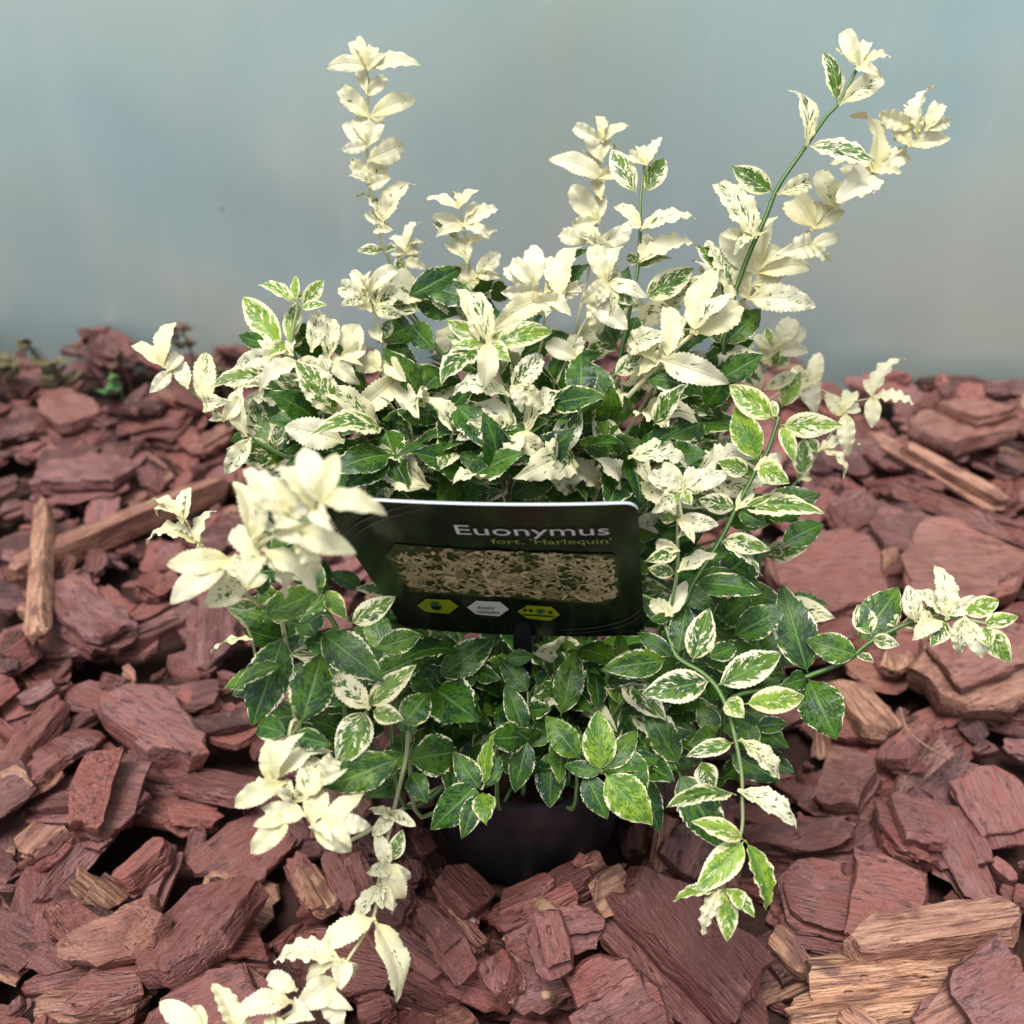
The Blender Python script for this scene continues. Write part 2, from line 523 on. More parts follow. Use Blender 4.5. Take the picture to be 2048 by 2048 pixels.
for layer, (n, smin, smax) in enumerate(((1000, 0.03, 0.065), (1150, 0.03, 0.07), (1150, 0.026, 0.078), (700, 0.018, 0.05), (4200, 0.009, 0.024))):
    for i in range(n):
        x, y = rng.uniform(BX0 + 0.04, BX1 - 0.04), rng.uniform(BY0 + 0.03, BY1)
        lx = smin + (smax - smin) * rng.random() ** 1.5
        asp = rng.uniform(0.38, 0.85)
        kind = rng.choices(('slab', 'chunk', 'stick'), (0.66, 0.20, 0.14))[0]
        if kind == 'stick':
            asp = rng.uniform(0.16, 0.3); lx *= 1.25
        ly = lx * asp
        th = {'slab': rng.uniform(0.004, 0.009), 'chunk': ly * rng.uniform(0.28, 0.45), 'stick': ly * rng.uniform(0.5, 0.9)}[kind]
        if layer == 4:
            i, j = min(GX - 1, int((x - BX0) / RES)), min(GY - 1, int((y - BY0) / RES))
            if H[i, j] > H[max(0, i - 8):i + 9, max(0, j - 8):j + 9].mean() - 0.002:
                continue
        if not clear_of_pot(x, y, lx * 0.42):
            continue
        if y > wall_y(x) - 0.012 - lx * 0.3:
            continue
        if abs(x) > 0.25 + 0.62 * (y + 0.25):
            continue
        drop(rng, x, y, rng.uniform(0, math.pi) if rng.random() < 0.6 else rng.gauss(0.1, 0.5), lx, ly, th, kind, rand_col(rng, lx), bend=rng.choice((0, 0, 0.1, -0.1, 0.22)), nseg=12 if layer in (0, 4) else 14 if layer < 2 else 18, tilt=0.12 if layer < 2 else 0.30)


# pieces lying against the pot
for i in range(260):
    a, r = rng.uniform(0, 2 * math.pi), POT_R0 + rng.uniform(0.006, 0.055)
    lx = rng.uniform(0.012, 0.034) if r < POT_R0 + 0.025 else rng.uniform(0.02, 0.045)
    ly = lx * rng.uniform(0.4, 0.8)
    if r < POT_R0 + ly * 0.55 + 0.003:
        continue
    drop(rng, POT.x + r * math.cos(a), POT.y + r * math.sin(a), a + math.pi / 2 + rng.uniform(-0.3, 0.3), lx, ly, rng.uniform(0.005, 0.011), rng.choice(('slab', 'chunk')), rand_col(rng), nseg=14, tilt=0.2)


def landmark(x0, y0, x1, y1, wpx, th, kind, col, label, bend=0.0, name='bark_chip', cat='bark chip', z=0.035, tilt=0.03, seed=0, nseg=24, extra=0.0):
    """a piece seen from end pixel to end pixel, laid on the heap at its real size"""
    a, b = on_level(x0, y0, z), on_level(x1, y1, z)
    c = (a + b) / 2
    d = (c - CO).length
    wpx3 = wpx / FPX * d
    ang = math.atan2(b.y - a.y, b.x - a.x)
    # a width lying across the view is foreshortened by the slope of the view
    slope = abs((c - CO).z) / d
    wd = wpx3 / math.hypot(abs(math.sin(ang)), abs(math.cos(ang)) * slope)
    drop(random.Random(seed + int(x0)), c.x, c.y, ang, (b - a).length, wd, th, kind, col, bend, nseg, tilt, label, name, cat, extra)


W1, W2 = (0.6, 0.85, 0.2, 1), (0.5, 0.6, 0.2, 1)
RED, DRK, MAU, LGT = (0.62, 0, 0.3, 1), (0.35, 0, 0.2, 1), (0.55, 0, 0.9, 1), (0.8, 0.1, 0.8, 1)
landmark(310, 2010, 470, 1745, 165, 0.014, 'slab', RED, 'broad flat red-brown bark slab with a lengthwise crack, left of the hanging white shoot')
landmark(90, 1870, 375, 1850, 80, 0.012, 'slab', (0.5, 0.25, 0.5, 1), 'long curved strip of bark with upturned ends beside the broad cracked slab', bend=0.35, tilt=0.05, extra=0.004)
landmark(30, 1990, 280, 1990, 130, 0.013, 'slab', (0.6, 0.1, 0.8, 1), 'wide flaky mauve-brown bark slab below the curved strip')
landmark(0, 1240, 250, 1235, 100, 0.012, 'slab', (0.45, 0.05, 0.7, 1), None)
landmark(190, 1400, 430, 1510, 140, 0.016, 'slab', (0.62, 0, 0.9, 1), 'large smooth mauve bark slab lying left of the green leaves')
landmark(150, 1610, 285, 1600, 110, 0.020, 'chunk', RED, 'angular red-brown bark chunk with a pale scar')
landmark(0, 1560, 130, 1370, 75, 0.012, 'slab', DRK, None)
landmark(40, 1690, 125, 1610, 80, 0.010, 'slab', (0.75, 0.4, 0.8, 1), 'small pale tan-grey bark flake between darker chips')
landmark(230, 1720, 340, 1640, 80, 0.014, 'slab', RED, None)
landmark(120, 1180, 245, 1290, 105, 0.018, 'chunk', MAU, None)
landmark(0, 1150, 420, 920, 62, 0.016, 'stick', (0.45, 0.42, 0.3, 1), 'long split brown wood stave lying across the bark at an angle', name='wood_splinter', cat='wood splinter', extra=0.004)
landmark(88, 985, 95, 1320, 40, 0.009, 'stick', (0.6, 0.75, 0.4, 1), 'straight pale wooden stick lying over the dark stave', name='wood_splinter', cat='wood splinter', extra=0.006)
landmark(600, 1665, 668, 1805, 60, 0.010, 'stick', (0.5, 0.55, 0.4, 1), 'flat brown wood sliver beneath the white flower-like leaf cluster', name='wood_splinter', cat='wood splinter')
landmark(1165, 1770, 1570, 2030, 190, 0.020, 'slab', (0.52, 0, 0.45, 1), 'biggest dark red bark slab, leaning in front of the pot')
landmark(1140, 2030, 1330, 1960, 160, 0.018, 'slab', RED, None, seed=3)
landmark(1575, 1725, 1890, 1815, 150, 0.026, 'chunk', (0.66, 0, 0.65, 1), 'smooth rounded mauve-red bark block above the pale split timber')
landmark(1520, 1595, 1760, 1650, 80, 0.020, 'chunk', (0.5, 0, 0.6, 1), None)
landmark(1745, 1630, 1890, 1640, 95, 0.022, 'chunk', (0.5, 0, 0.5, 1), None)
landmark(1640, 1490, 1790, 1560, 105, 0.020, 'chunk', (0.72, 0.1, 0.9, 1), None)
landmark(1590, 1992, 1990, 1982, 75, 0.016, 'stick', (0.85, 1.0, 0.1, 1), 'thick pale orange split timber piece with dark cracks', name='wood_splinter', cat='wood splinter')
landmark(1640, 1932, 2060, 1935, 66, 0.016, 'stick', (0.85, 0.95, 0.2, 1), 'pale split timber lying against the thick orange one', name='wood_splinter', cat='wood splinter')
landmark(1690, 1888, 2060, 1860, 62, 0.018, 'stick', (0.55, 0.55, 0.9, 1), 'weathered grey-brown timber strip behind the pale split timbers', name='wood_splinter', cat='wood splinter')
landmark(1560, 1790, 1650, 1890, 48, 0.009, 'stick', (0.6, 0.75, 0.2, 1), 'short tan wood sliver poking out left of the timbers', name='wood_splinter', cat='wood splinter')
landmark(1690, 1990, 1790, 2060, 40, 0.009, 'stick', (0.6, 0.7, 0.2, 1), 'thin tan wood sliver in front of the orange timber', name='wood_splinter', cat='wood splinter')
landmark(1850, 2050, 2060, 1990, 140, 0.020, 'chunk', (0.7, 0, 0.9, 1), None)
landmark(1890, 1560, 2010, 1760, 130, 0.008, 'slab', (0.62, 0, 1.0, 1), 'thin plate-like mauve bark flake with a scalloped edge', tilt=0.06)
landmark(1960, 1500, 2060, 1640, 130, 0.007, 'slab', (0.68, 0, 0.9, 1), 'thin leaning bark plate resting on the scalloped flake', tilt=0.1, extra=0.004)
landmark(1690, 1320, 1780, 1455, 85, 0.012, 'stick', (0.5, 0.7, 0.2, 1), 'broad tan wood block below the right-hand green leaves', name='wood_splinter', cat='wood splinter')
landmark(1560, 1130, 1790, 1090, 130, 0.018, 'slab', (0.72, 0.05, 0.5, 1), 'large flat brick-red bark slab right of the speckled shoots')
landmark(1800, 1120, 2060, 1150, 150, 0.022, 'chunk', (0.75, 0.15, 0.5, 1), 'bulky light brown bark block behind the right-hand shoot')
landmark(1860, 1370, 2050, 1320, 140, 0.028, 'chunk', (0.62, 0.15, 0.5, 1), 'rounded ridged bark lump beneath the arching right shoot')
landmark(1750, 840, 2060, 975, 34, 0.012, 'stick', (0.55, 0.65, 0.3, 1), 'long straight reddish wood lath near the wall', name='wood_splinter', cat='wood splinter', extra=0.008, z=0.05)
landmark(1790, 945, 2060, 1090, 60, 0.014, 'slab', (0.45, 0.1, 0.9, 1), 'long fibrous mauve bark strip below the reddish lath', z=0.05)
landmark(1840, 830, 2000, 790, 90, 0.025, 'chunk', (0.8, 0.25, 0.7, 1), None, z=0.055)
landmark(50, 860, 280, 890, 85, 0.014, 'slab', (0.45, 0, 0.9, 1), 'wide smooth purple-brown bark slab near the wall', z=0.05)
landmark(150, 770, 60, 720, 70, 0.014, 'slab', (0.5, 0.1, 0.7, 1), None, z=0.06)
landmark(870, 1760, 960, 1840, 90, 0.012, 'slab', RED, None)
landmark(1000, 1890, 1040, 1990, 60, 0.012, 'slab', (0.5, 0, 0.8, 1), None)
landmark(1080, 1880, 1120, 1990, 75, 0.012, 'slab', RED, None)
landmark(880, 2010, 940, 1960, 75, 0.014, 'chunk', (0.6, 0.3, 0.3, 1), None)
landmark(700, 1990, 790, 1950, 75, 0.016, 'chunk', (0.7, 0, 0.2, 1), None)

# weigh each chip by how large it shows in the picture; the 300 largest are things of their own
score = np.zeros(len(CHIPS))
ok = TOP >= 0
dep = (XX * 0 + YY) * CF.y + (H - CAM_H) * CF.z
upc = YY * CU.y + (H - CAM_H) * CU.z
pxx, pyy = 1024 + XX / dep * FPX, 1024 - upc / dep * FPX
inside = ok & (dep > 0.05) & (pxx > 0) & (pxx < 2048) & (pyy < 2048) & (pyy > 500)
hidden = (np.hypot((pxx - 1040) / 430, (pyy - 1130) / 480) < 1)
np.add.at(score, TOP[inside], (1 / dep[inside]) ** 3 * np.where(hidden[inside], 0.2, 1))
for q, ch in enumerate(CHIPS):
    if ch['label']:
        score[q] += 1e6
order = np.argsort(-score)
SINGLE = set(int(q) for q in order[:300])


ANCH = [((1056, 1780), 'by the front of the pot'), ((1800, 1930), 'beside the pale split timbers'), ((390, 1880), 'beside the broad cracked slab'),
        ((200, 1040), 'near the long brown stave'), ((1900, 900), 'near the straight reddish lath'), ((1950, 1350), 'below the arching right shoot'),
        ((300, 1450), 'near the large smooth mauve slab'), ((1350, 1900), 'against the biggest dark red slab'), ((1650, 1110), 'near the flat brick-red slab'),
        ((560, 1950), 'beside the shoot hanging to the ground'), ((1960, 1650), 'near the thin scalloped bark flake')]
ANCH = [(on_level(*p, 0.03), t) for p, t in ANCH]


def gen_label(ch):
    c = ch['col']
    sz = 'tiny' if ch['lx'] < 0.03 else 'small' if ch['lx'] < 0.043 else 'medium' if ch['lx'] < 0.058 else 'large'
    hue = 'tan woody' if c[1] > 0.25 else ('dark ' if c[0] < 0.33 else 'light ' if c[0] > 0.68 else '') + ('mauve-brown' if c[2] > 0.6 else 'red-brown')
    kd = {'stick': 'bark splinter', 'chunk': 'thick bark chunk', 'slab': 'flat bark chip'}[ch['kind']]
    x, y = ch['p'].x, ch['p'].y
    if y > wall_y(x) - 0.16:
        where = 'at the foot of the wall'
    else:
        where = min(ANCH, key=lambda q: (q[0] - ch['p']).length)[1]
    t = '%s %s %s %s' % (sz, hue, kd, where)
    return t, t + 's'


SV, SF, SA, SL = [], [], [], []
for q, ch in enumerate(CHIPS):
    if score[q] <= 0 and ch['p'].z < 0.0:
        pass
    V, F, C, loc = chip_geo(random.Random(ch['seed']), ch['lx'], ch['ly'], ch['th'], ch['kind'], 26 if q in SINGLE else ch['nseg'], ch['bend'], ch['col'])
    if q in SINGLE:
        W = [ch['M'] @ Vector(v) for v in V]
        me = mesh(ch['name'], W, F, [M_BARK], True, C, loc)
        me.set_sharp_from_angle(angle=math.radians(24))
        o = link(ch['name'], me, loc=ch['p'])
        if ch['label']:
            tag(o, ch['label'], ch['cat'])
        else:
            lb, gp = gen_label(ch)
            tag(o, lb, ch['cat'], 'pieces of bark: ' + lb)
    else:
        b = len(SV)
        SV += [ch['M'] @ Vector(v) + ch['p'] for v in V]
        SF += [tuple(i + b for i in f) for f in F]
        SA += C
        SL += loc
me = mesh('bark_mulch', SV, SF, [M_BARK], True, SA, SL)
me.set_sharp_from_angle(angle=math.radians(24))
tag(link('bark_mulch', me), 'small red-brown bark chips filling the bed between the larger pieces', 'bark mulch', kind='stuff')


def ground_z(x, y):
    i, j = int((x - BX0) / RES), int((y - BY0) / RES)
    return float(H[max(0, min(GX - 1, i)), max(0, min(GY - 1, j))])


# ------------------------------------------------------------------ pot
def lathe(prof, n=64):
    V, F = [], []
    for r, z in prof:
        for i in range(n):
            a = 2 * math.pi * i / n
            V.append((r * math.cos(a), r * math.sin(a), z))
    for k in range(len(prof) - 1):
        for i in range(n):
            j = (i + 1) % n
            F.append((k * n + i, k * n + j, (k + 1) * n + j, (k + 1) * n + i))
    return V, F


POT.z = POT_Z
pot = link('plant_pot', None, loc=POT)
tag(pot, 'small round black plastic nursery pot half hidden under the leaves', 'plant pot')
s0 = POT_R0 + 0.0
V, F = lathe([(0.002, 0.001), (s0 - 0.004, 0.001), (s0, 0.004), (s0 + 0.0006, 0.008), (s0 + 0.006, 0.049), (s0 + 0.0075, 0.0565), (s0 + 0.0055, 0.0565), (s0 - 0.002, 0.01)])
link('pot_body', mesh('pot_body', V, F, [M_POT]), pot).data.set_sharp_from_angle(angle=math.radians(40))
V, F = lathe([(s0 + 0.0058, 0.0572), (s0 + 0.0092, 0.0572), (s0 + 0.0098, 0.060), (s0 + 0.0112, POT_H - 0.002), (s0 + 0.0110, POT_H), (s0 + 0.0086, POT_H), (s0 + 0.0080, POT_H - 0.002), (s0 + 0.0058, 0.0572)])
link('pot_rim', mesh('pot_rim', V, F, [M_POT]), pot).data.set_sharp_from_angle(angle=math.radians(40))
SOIL_L = POT_H - 0.012
SOIL_Z = POT_Z + SOIL_L
V, F = [], []
n = 40
for k in range(13):
    r = (s0 + 0.0065) * k / 12
    for i in range(n):
        a = 2 * math.pi * i / n
        x, y = r * math.cos(a), r * math.sin(a)
        V.append((x, y, SOIL_L + 0.004 * mnoise.noise((x * 160, y * 160, 1.0))))
for k in range(12):
    for i in range(n):
        j = (i + 1) % n
        F.append((k * n + i, k * n + j, (k + 1) * n + j, (k + 1) * n + i))
link('potting_soil', mesh('potting_soil', V, F, [M_SOIL]), pot)

# ------------------------------------------------------------------ the shrub
KIND = {  # green amount, lime
    'W': (0.0, 0.0), 'S': (0.32, 0.05), 'V': (0.54, 0.2), 'G': (0.88, 0.02), 'L': (0.54, 0.95),
    'M': (0.78, 0.75), 'Y': (1.05, 0.85), 'K': (0.97, 0.0)}
lr = random.Random(5)
RW, TEETH = 31, 2


def leaf_geo(P0, P1, nrm, W, kind, rg, stiff=1.0):
    a = P1 - P0
    L = a.length
    a = a / L
    b = a.cross(nrm).normalized()
    n = b.cross(a).normalized()
    cream = KIND[kind][0] < 0.5
    fold = rg.uniform(0.3, 0.85) if cream else rg.uniform(0.08, 0.34)
    arch = (rg.uniform(0.04, 0.20) if cream else rg.uniform(0.02, 0.12)) * stiff
    wavA = W * (rg.uniform(0.05, 0.13) if cream else rg.uniform(0.015, 0.05))
    wavF = rg.uniform(2.0, 5.5)
    ph = rg.uniform(0, 6.28)
    droop = (rg.uniform(0.1, 0.5) if cream else rg.uniform(0.0, 0.2)) * stiff
    tw = rg.uniform(-0.35, 0.35)
    us = (-1, -0.72, -0.36, 0, 0.36, 0.72, 1)
    pk = rg.uniform(0.82, 1.05)
    tooth = rg.uniform(0.04, 0.07) if cream else rg.uniform(0.018, 0.035)
    g, lm = KIND[kind]
    g = g + rg.uniform(-0.06, 0.06) if g > 0 else rg.choice((0.0, 0.0, 0.05, 0.12, 0.2))
    lm = min(1, max(0, lm + (rg.uniform(-0.12, 0.22) if lm > 0.3 else rg.choice((0, 0, 0.05, 0.2)))))
    sd = rg.random()
    V, UV = [], []
    t0 = 0.07
    for i in range(RW + 1):
        t = i / RW
        if t <= t0:
            hw = (0.16 if cream else 0.03) + 0.02 * t / t0
        else:
            q = (t - t0) / (1 - t0)
            q = q ** pk
            e0, e1 = (0.62, 0.80) if cream else (0.78, 1.02)
            qm = e0 / (e0 + e1)
            hw = max(0.035 * (1 - q), q ** e0 * (1 - q) ** e1 / (qm ** e0 * (1 - qm) ** e1))
            if q < 0.12:
                hw = max(hw, 0.19 if cream else 0.05)
        hw *= W / 2
        if i >= RW:
            hw = W * 0.006
        cen = P0 + a * (L * t) + n * (L * (arch * 4 * t * (1 - t) - droop * max(0, t - 0.55) ** 2 * 2.4))
        th = tw * t
        bb = b * math.cos(th) + n * math.sin(th)
        nn = n * math.cos(th) - b * math.sin(th)
        for u in us:
            e = 1.0
            if abs(u) == 1 and 0.15 < t < 0.97:
                e = 1 + (tooth if (i % 2) else -tooth) + rg.uniform(-0.015, 0.015)
            au = abs(u)
            lift = fold * au * hw - 0.22 * hw * au ** 4 * (1 if cream else 0.5)
            lift += wavA * au * au * math.sin(wavF * 6.28 * t + ph + (1.3 if u > 0 else 0)) * min(1, t * 4)
            if au == 1:
                lift += rg.uniform(-0.035, 0.035) * W
            V.append(cen + bb * (u * hw * e) + nn * lift)
            UV.append((u, t, 0))
    nc = len(us)
    F = []
    for i in range(RW):
        for j in range(nc - 1):
            q = i * nc + j
            F.append((q, q + 1, q + nc + 1, q + nc))
    return V, F, [(g, lm, sd, 1)] * len(V), UV


def tube(pts, rads, sides=8):
    V, F, UV = [], [], []
    n = len(pts)
    up = None
    for i, p in enumerate(pts):
        t = (pts[min(i + 1, n - 1)] - pts[max(i - 1, 0)]).normalized()
        if up is None:
            up = t.orthogonal().normalized()
        up = (up - t * up.dot(t)).normalized()
        s = t.cross(up)
        for k in range(sides):
            a = 2 * math.pi * k / sides
            r = rads[i] * (1 + 0.10 * math.cos(4 * a))
            V.append(p + (up * math.cos(a) + s * math.sin(a)) * r)
            UV.append((k / sides, i * 0.35, 0))
    for i in range(n - 1):
        for k in range(sides):
            j = (k + 1) % sides
            F.append((i * sides + k, i * sides + j, (i + 1) * sides + j, (i + 1) * sides + k))
    F.append(tuple(range(sides - 1, -1, -1)))
    V.append(pts[-1] + (pts[-1] - pts[-2]).normalized() * rads[-1]); UV.append((0, n, 0))
    for k in range(sides):
        F.append(((n - 1) * sides + k, (n - 1) * sides + (k + 1) % sides, len(V) - 1))
    return V, F, UV


def smooth_path(pts, sub=5):
    out = []
    n = len(pts)
    for i in range(n - 1):
        p0, p1, p2, p3 = pts[max(i - 1, 0)], pts[i], pts[i + 1], pts[min(i + 2, n - 1)]
        for k in range(sub):
            t = k / sub
            out.append(0.5 * ((2 * p1) + (p2 - p0) * t + (2 * p0 - 5 * p1 + 4 * p2 - p3) * t * t + (3 * p1 - p0 - 3 * p2 + p3) * t ** 3))
    out.append(pts[-1])
    return out


SHRUB_BASE = Vector((POT.x, POT.y, SOIL_Z))
shrub = link('variegated_shrub', None, loc=SHRUB_BASE)
tag(shrub, 'bushy evergreen shrub with green and cream variegated toothed leaves in a black pot', 'shrub')
REG = {'A': (200, 0), 'B': (800, 200), 'C': (1350, 0), 'D': (1300, 600), 'E': (200, 600), 'F': (650, 950), 'G': (250, 1350), 'H': (1200, 1200), 'P': (0, 0)}
LEAVES = []


def lc(reg, x, y):
    ox, oy = REG[reg]
    s = 1.0 if reg == 'P' else 0.36232
    return ox + x * s, oy + y * s


def grow(reg, pts, leaves, pale=0.5, rad=0.0014, root=True, jit=0.0):
    """one shoot: pts = 'x y depth_mm, ...' from the base to the tip; leaves = 'bx by tx ty width kind' lines"""
    P = []
    for s in pts.split(','):
        x, y, d = [float(q) for q in s.split()]
        px, py = lc(reg, x, y)
        P.append((px, py, d / 1000))
    W3 = [at(*q) for q in P]
    path = smooth_path(W3) if len(W3) > 1 else W3
    n_vis = len(path)
    if root:
        r0 = SHRUB_BASE + Vector((lr.uniform(-0.018, 0.018), lr.uniform(-0.014, 0.014), -0.004))
        d = W3[0] - r0
        if d.y < -0.01:      # shoots that come forward leave the pot low
            m1 = r0 + Vector((d.x * 0.48, d.y * 0.48, d.z * 0.08 + 0.008))
            m2 = r0 + Vector((d.x * 0.97, d.y * 0.97, d.z * 0.25))
        else:
            r0.y = SHRUB_BASE.y + lr.uniform(0.006, 0.032)
            d = W3[0] - r0
            m1 = r0 + Vector((d.x * 0.22, d.y * 0.22 + 0.020, d.z * 0.45 + 0.012))
            m2 = r0 + Vector((d.x * 0.62, d.y * 0.62 + 0.012, d.z * 0.80 + 0.006))
        path = smooth_path([r0, m1, m2] + W3)
    n = len(path)
    rads = [rad * (0.72 - 0.2 * pale) * (1.3 - 0.7 * i / (n - 1)) for i in range(n)]
    V, F, UV = tube(path, rads)
    greenness = []
    for i in range(n):
        t = i / (n - 1)
        greenness += [max(0, min(1, (1 - pale) * 1.6 - (t - 0.5) * 1.0))] * 8
    greenness.append(greenness[-1])
    base = path[0]
    me = mesh('stem', [v - base for v in V], F, [M_STEM], True, [(q, 0, 0, 1) for q in greenness], UV)
    st = link('stem', me, shrub, base - SHRUB_BASE)
    for ln in leaves.strip().split('\n'):
        f = ln.split()
        if len(f) < 6:
            continue
        bx, by, tx, ty, w = [float(q) for q in f[:5]]
        kind = f[5]
        sgn = float(f[6]) if len(f) > 6 else None
        place_leaf(reg, bx, by, tx, ty, w, kind, sgn, P, st, base)
        if pale >= 0.6 and kind in 'WS' and lr.random() < 0.45 or kind in 'SL' and lr.random() < 0.25:
            # its crowded neighbour on the same node
            an = lr.choice((-1, 1)) * lr.uniform(0.5, 1.25)
            k2 = lr.uniform(0.6, 0.85)
            dx, dy = (tx - bx) * k2, (ty - by) * k2
            place_leaf(reg, bx, by, bx + dx * math.cos(an) - dy * math.sin(an), by + dx * math.sin(an) + dy * math.cos(an), w * k2 * 0.9, kind, lr.choice((-1, 1)), P, st, base)
    return st


def place_leaf(reg, bx, by, tx, ty, w, kind, sgn, P, st, stbase):
    sc = 1.0 if reg == 'P' else 0.36232
    bpx, bpy_ = lc(reg, bx, by)
    tpx, tpy = lc(reg, tx, ty)
    w *= sc
    # depth of the nearest point on the shoot
    best = (1e9, P[0][2])
    for i in range(max(1, len(P) - 1)):
        a, b = P[i], P[min(i + 1, len(P) - 1)]
        vx, vy = b[0] - a[0], b[1] - a[1]
        l2 = vx * vx + vy * vy or 1
        t = max(0, min(1, ((bpx - a[0]) * vx + (bpy_ - a[1]) * vy) / l2))
        dd = math.hypot(a[0] + vx * t - bpx, a[1] + vy * t - bpy_)
        if dd < best[0]:
            best = (dd, a[2] + (b[2] - a[2]) * t)
    D = best[1]
    s = D / FPX
    p = math.hypot(tpx - bpx, tpy - bpy_) * s
    ww = w * s * (0.88 if kind in 'WS' else 0.95)
    Lr = max(p * 1.03, 1.75 * ww, 0.012)
    Lr = min(Lr, 0.046 if kind in 'GKVM' else 0.036) if Lr > p * 1.03 else Lr
    dz = math.sqrt(max(0, Lr * Lr - p * p))
    if sgn is None:
        sgn = -1 if tpy > bpy_ - 5 else 1      # hanging leaves come forward, upright ones lean back
    P0 = at(bpx, bpy_, D - (0.0024 if kind in 'WS' else 0.0006))
    P1 = at(tpx, tpy, D + sgn * dz + lr.uniform(-0.002, 0.002))
    a = (P1 - P0).normalized()
    v = (CO - P0).normalized()
    b0 = a.cross(v).normalized()
    n0 = b0.cross(a).normalized()
    if n0.dot(v) < 0:
        n0 = -n0
    Wr = max(ww, 0.40 * Lr)
    cr = max(0.3, min(1, ww / Wr))
    r = math.acos(cr)
    c1 = Matrix.Rotation(r, 3, a) @ n0
    c2 = Matrix.Rotation(-r, 3, a) @ n0
    nrm = c1 if c1.z > c2.z else c2
    if kind in 'WS':
        P0 = P0 - a * 0.0018
    V, F, C, UV = leaf_geo(P0, P1, nrm, Wr, kind, lr)
    LEAVES.append((p * ww * (1 / s) ** 2, V, F, C, UV, P0, st, stbase))


# tall white shoot at the left
grow('A', '1640 1650 465, 1600 1450 455, 1555 1340 450, 1500 1110 445, 1475 850 440, 1480 600 436, 1480 450 432, 1470 300 430', '''
1480 380 1400 200 105 W
1490 360 1515 240 70 W
1470 370 1245 365 95 W -1
1500 370 1757 330 95 W -1
1480 520 1595 405 85 W
1470 510 1435 395 70 W
1480 640 1300 460 120 W
1500 640 1750 545 120 W
1470 800 1342 655 115 W
1480 790 1420 610 100 W
1490 880 1690 790 150 W
1480 800 1550 620 110 W
1490 1020 1565 900 120 W
1485 1000 1380 870 95 S
1560 1240 1725 970 120 S
1550 1240 1468 1160 80 S
1540 1260 1615 1275 80 S
1570 1380 1418 1380 60 V
1580 1380 1640 1370 50 V
''', pale=0.85)
# paler shoot behind it
grow('A', '1690 1650 520, 1690 1480 520, 1690 1390 520', '''
1690 1400 1583 1298 50 W
1700 1350 1772 1215 50 W
1680 1380 1660 1280 80 W
1700 1440 1805 1485 70 W
1690 1400 1755 1360 75 S
1670 1440 1630 1500 80 V
1680 1400 1620 1380 70 S
''', pale=0.8, rad=0.001)
# bright green-streaked rosette at the left
grow('A', '1180 2150 440, 1090 2000 435, 1060 1880 430, 1085 1720 428, 1090 1640 426', '''
1010 1920 778 1620 165 L
1080 1680 870 1553 75 L
1085 1660 1075 1515 55 L
1110 1700 1235 1540 95 L
1040 1900 1090 1650 105 L
920 1900 762 1850 100 G
1020 1890 930 1960 90 L
1040 1920 1120 1830 80 L
''', pale=0.4)
grow('E', '1400 700 450, 1250 480 440, 1180 380 435, 1120 320 430', '''
960 300 748 350 115 S
1090 350 858 495 115 W
1110 340 1260 400 115 S
1170 270 1215 40 120 S
1260 320 1270 85 125 S
1400 330 1385 115 150 S
1280 330 1425 460 120 W
1250 320 1200 420 95 S
1540 380 1370 320 120 W
1600 350 1680 440 115 W
1200 440 1115 505 90 S
1400 420 1200 585 125 V
1170 540 1038 492 85 V
1060 300 990 230 90 S
1330 330 1480 240 100 W
''', pale=0.6)
grow('E', '1640 700 455, 1640 520 450, 1640 450 447', '''
1640 440 1378 660 165 W
1640 440 1755 670 125 W
1640 450 1545 330 110 W
1650 450 1690 330 90 S
''', pale=0.7)
# white rosette
grow('A', '1620 2050 450, 1560 1880 445, 1510 1700 440, 1480 1600 437', '''
1470 1590 1383 1488 75 W
1490 1610 1657 1470 95 W
1450 1640 1303 1560 120 S
1490 1710 1400 1600 130 W
1530 1700 1640 1570 115 S
1530 1700 1662 1745 95 S
1480 1660 1500 1560 70 W
1560 1880 1600 1760 80 V
1550 1880 1490 1790 80 W
''', pale=0.6)
# small cream shoot
grow('B', '400 1050 470, 380 900 465, 350 700 460, 310 560 455', '''
310 600 135 543 65 W
320 590 300 500 50 W
335 590 440 488 55 W
340 710 168 618 80 W
355 690 550 590 95 W
370 640 450 560 55 W
330 780 172 668 65 V
400 780 540 698 55 W
340 860 262 772 80 W
370 890 350 730 95 S
430 960 562 825 110 S
420 1000 285 910 115 W
''', pale=0.7)
# airy cream shoot
grow('B', '1050 900 490, 1085 680 485, 1100 480 480, 1105 350 478, 1120 220 476', '''
1110 220 942 138 90 W
1130 230 1278 148 55 W
1110 330 1030 180 85 W
1115 330 1140 200 70 W
1100 430 822 318 115 W -1
1100 430 1225 365 110 W
1110 540 1080 430 90 W
1090 665 938 462 145 W
1090 660 1115 490 90 W
''', pale=0.9)
# speckled shoot with yellow tip
grow('B', '1190 1500 450, 1230 1350 445, 1270 1150 440, 1310 950 437, 1325 750 434, 1328 550 432, 1350 350 430', '''
1310 520 1162 265 140 V
1350 515 1462 310 130 V
1350 350 1308 245 65 W
1370 345 1442 192 65 W
1340 350 1250 290 70 S
1360 350 1380 280 50 L
1320 710 1178 572 75 S
1340 715 1640 640 100 S
1310 930 1510 870 65 V
1340 890 1650 790 115 W
1330 870 1390 745 115 W
1320 890 1240 860 80 V
1340 1100 1625 925 160 V
1200 1360 1095 1190 150 G
1240 1340 1315 1190 110 G
1220 1375 1100 1355 60 V
1230 1375 1430 1310 65 V
''', pale=0.2, rad=0.0016)
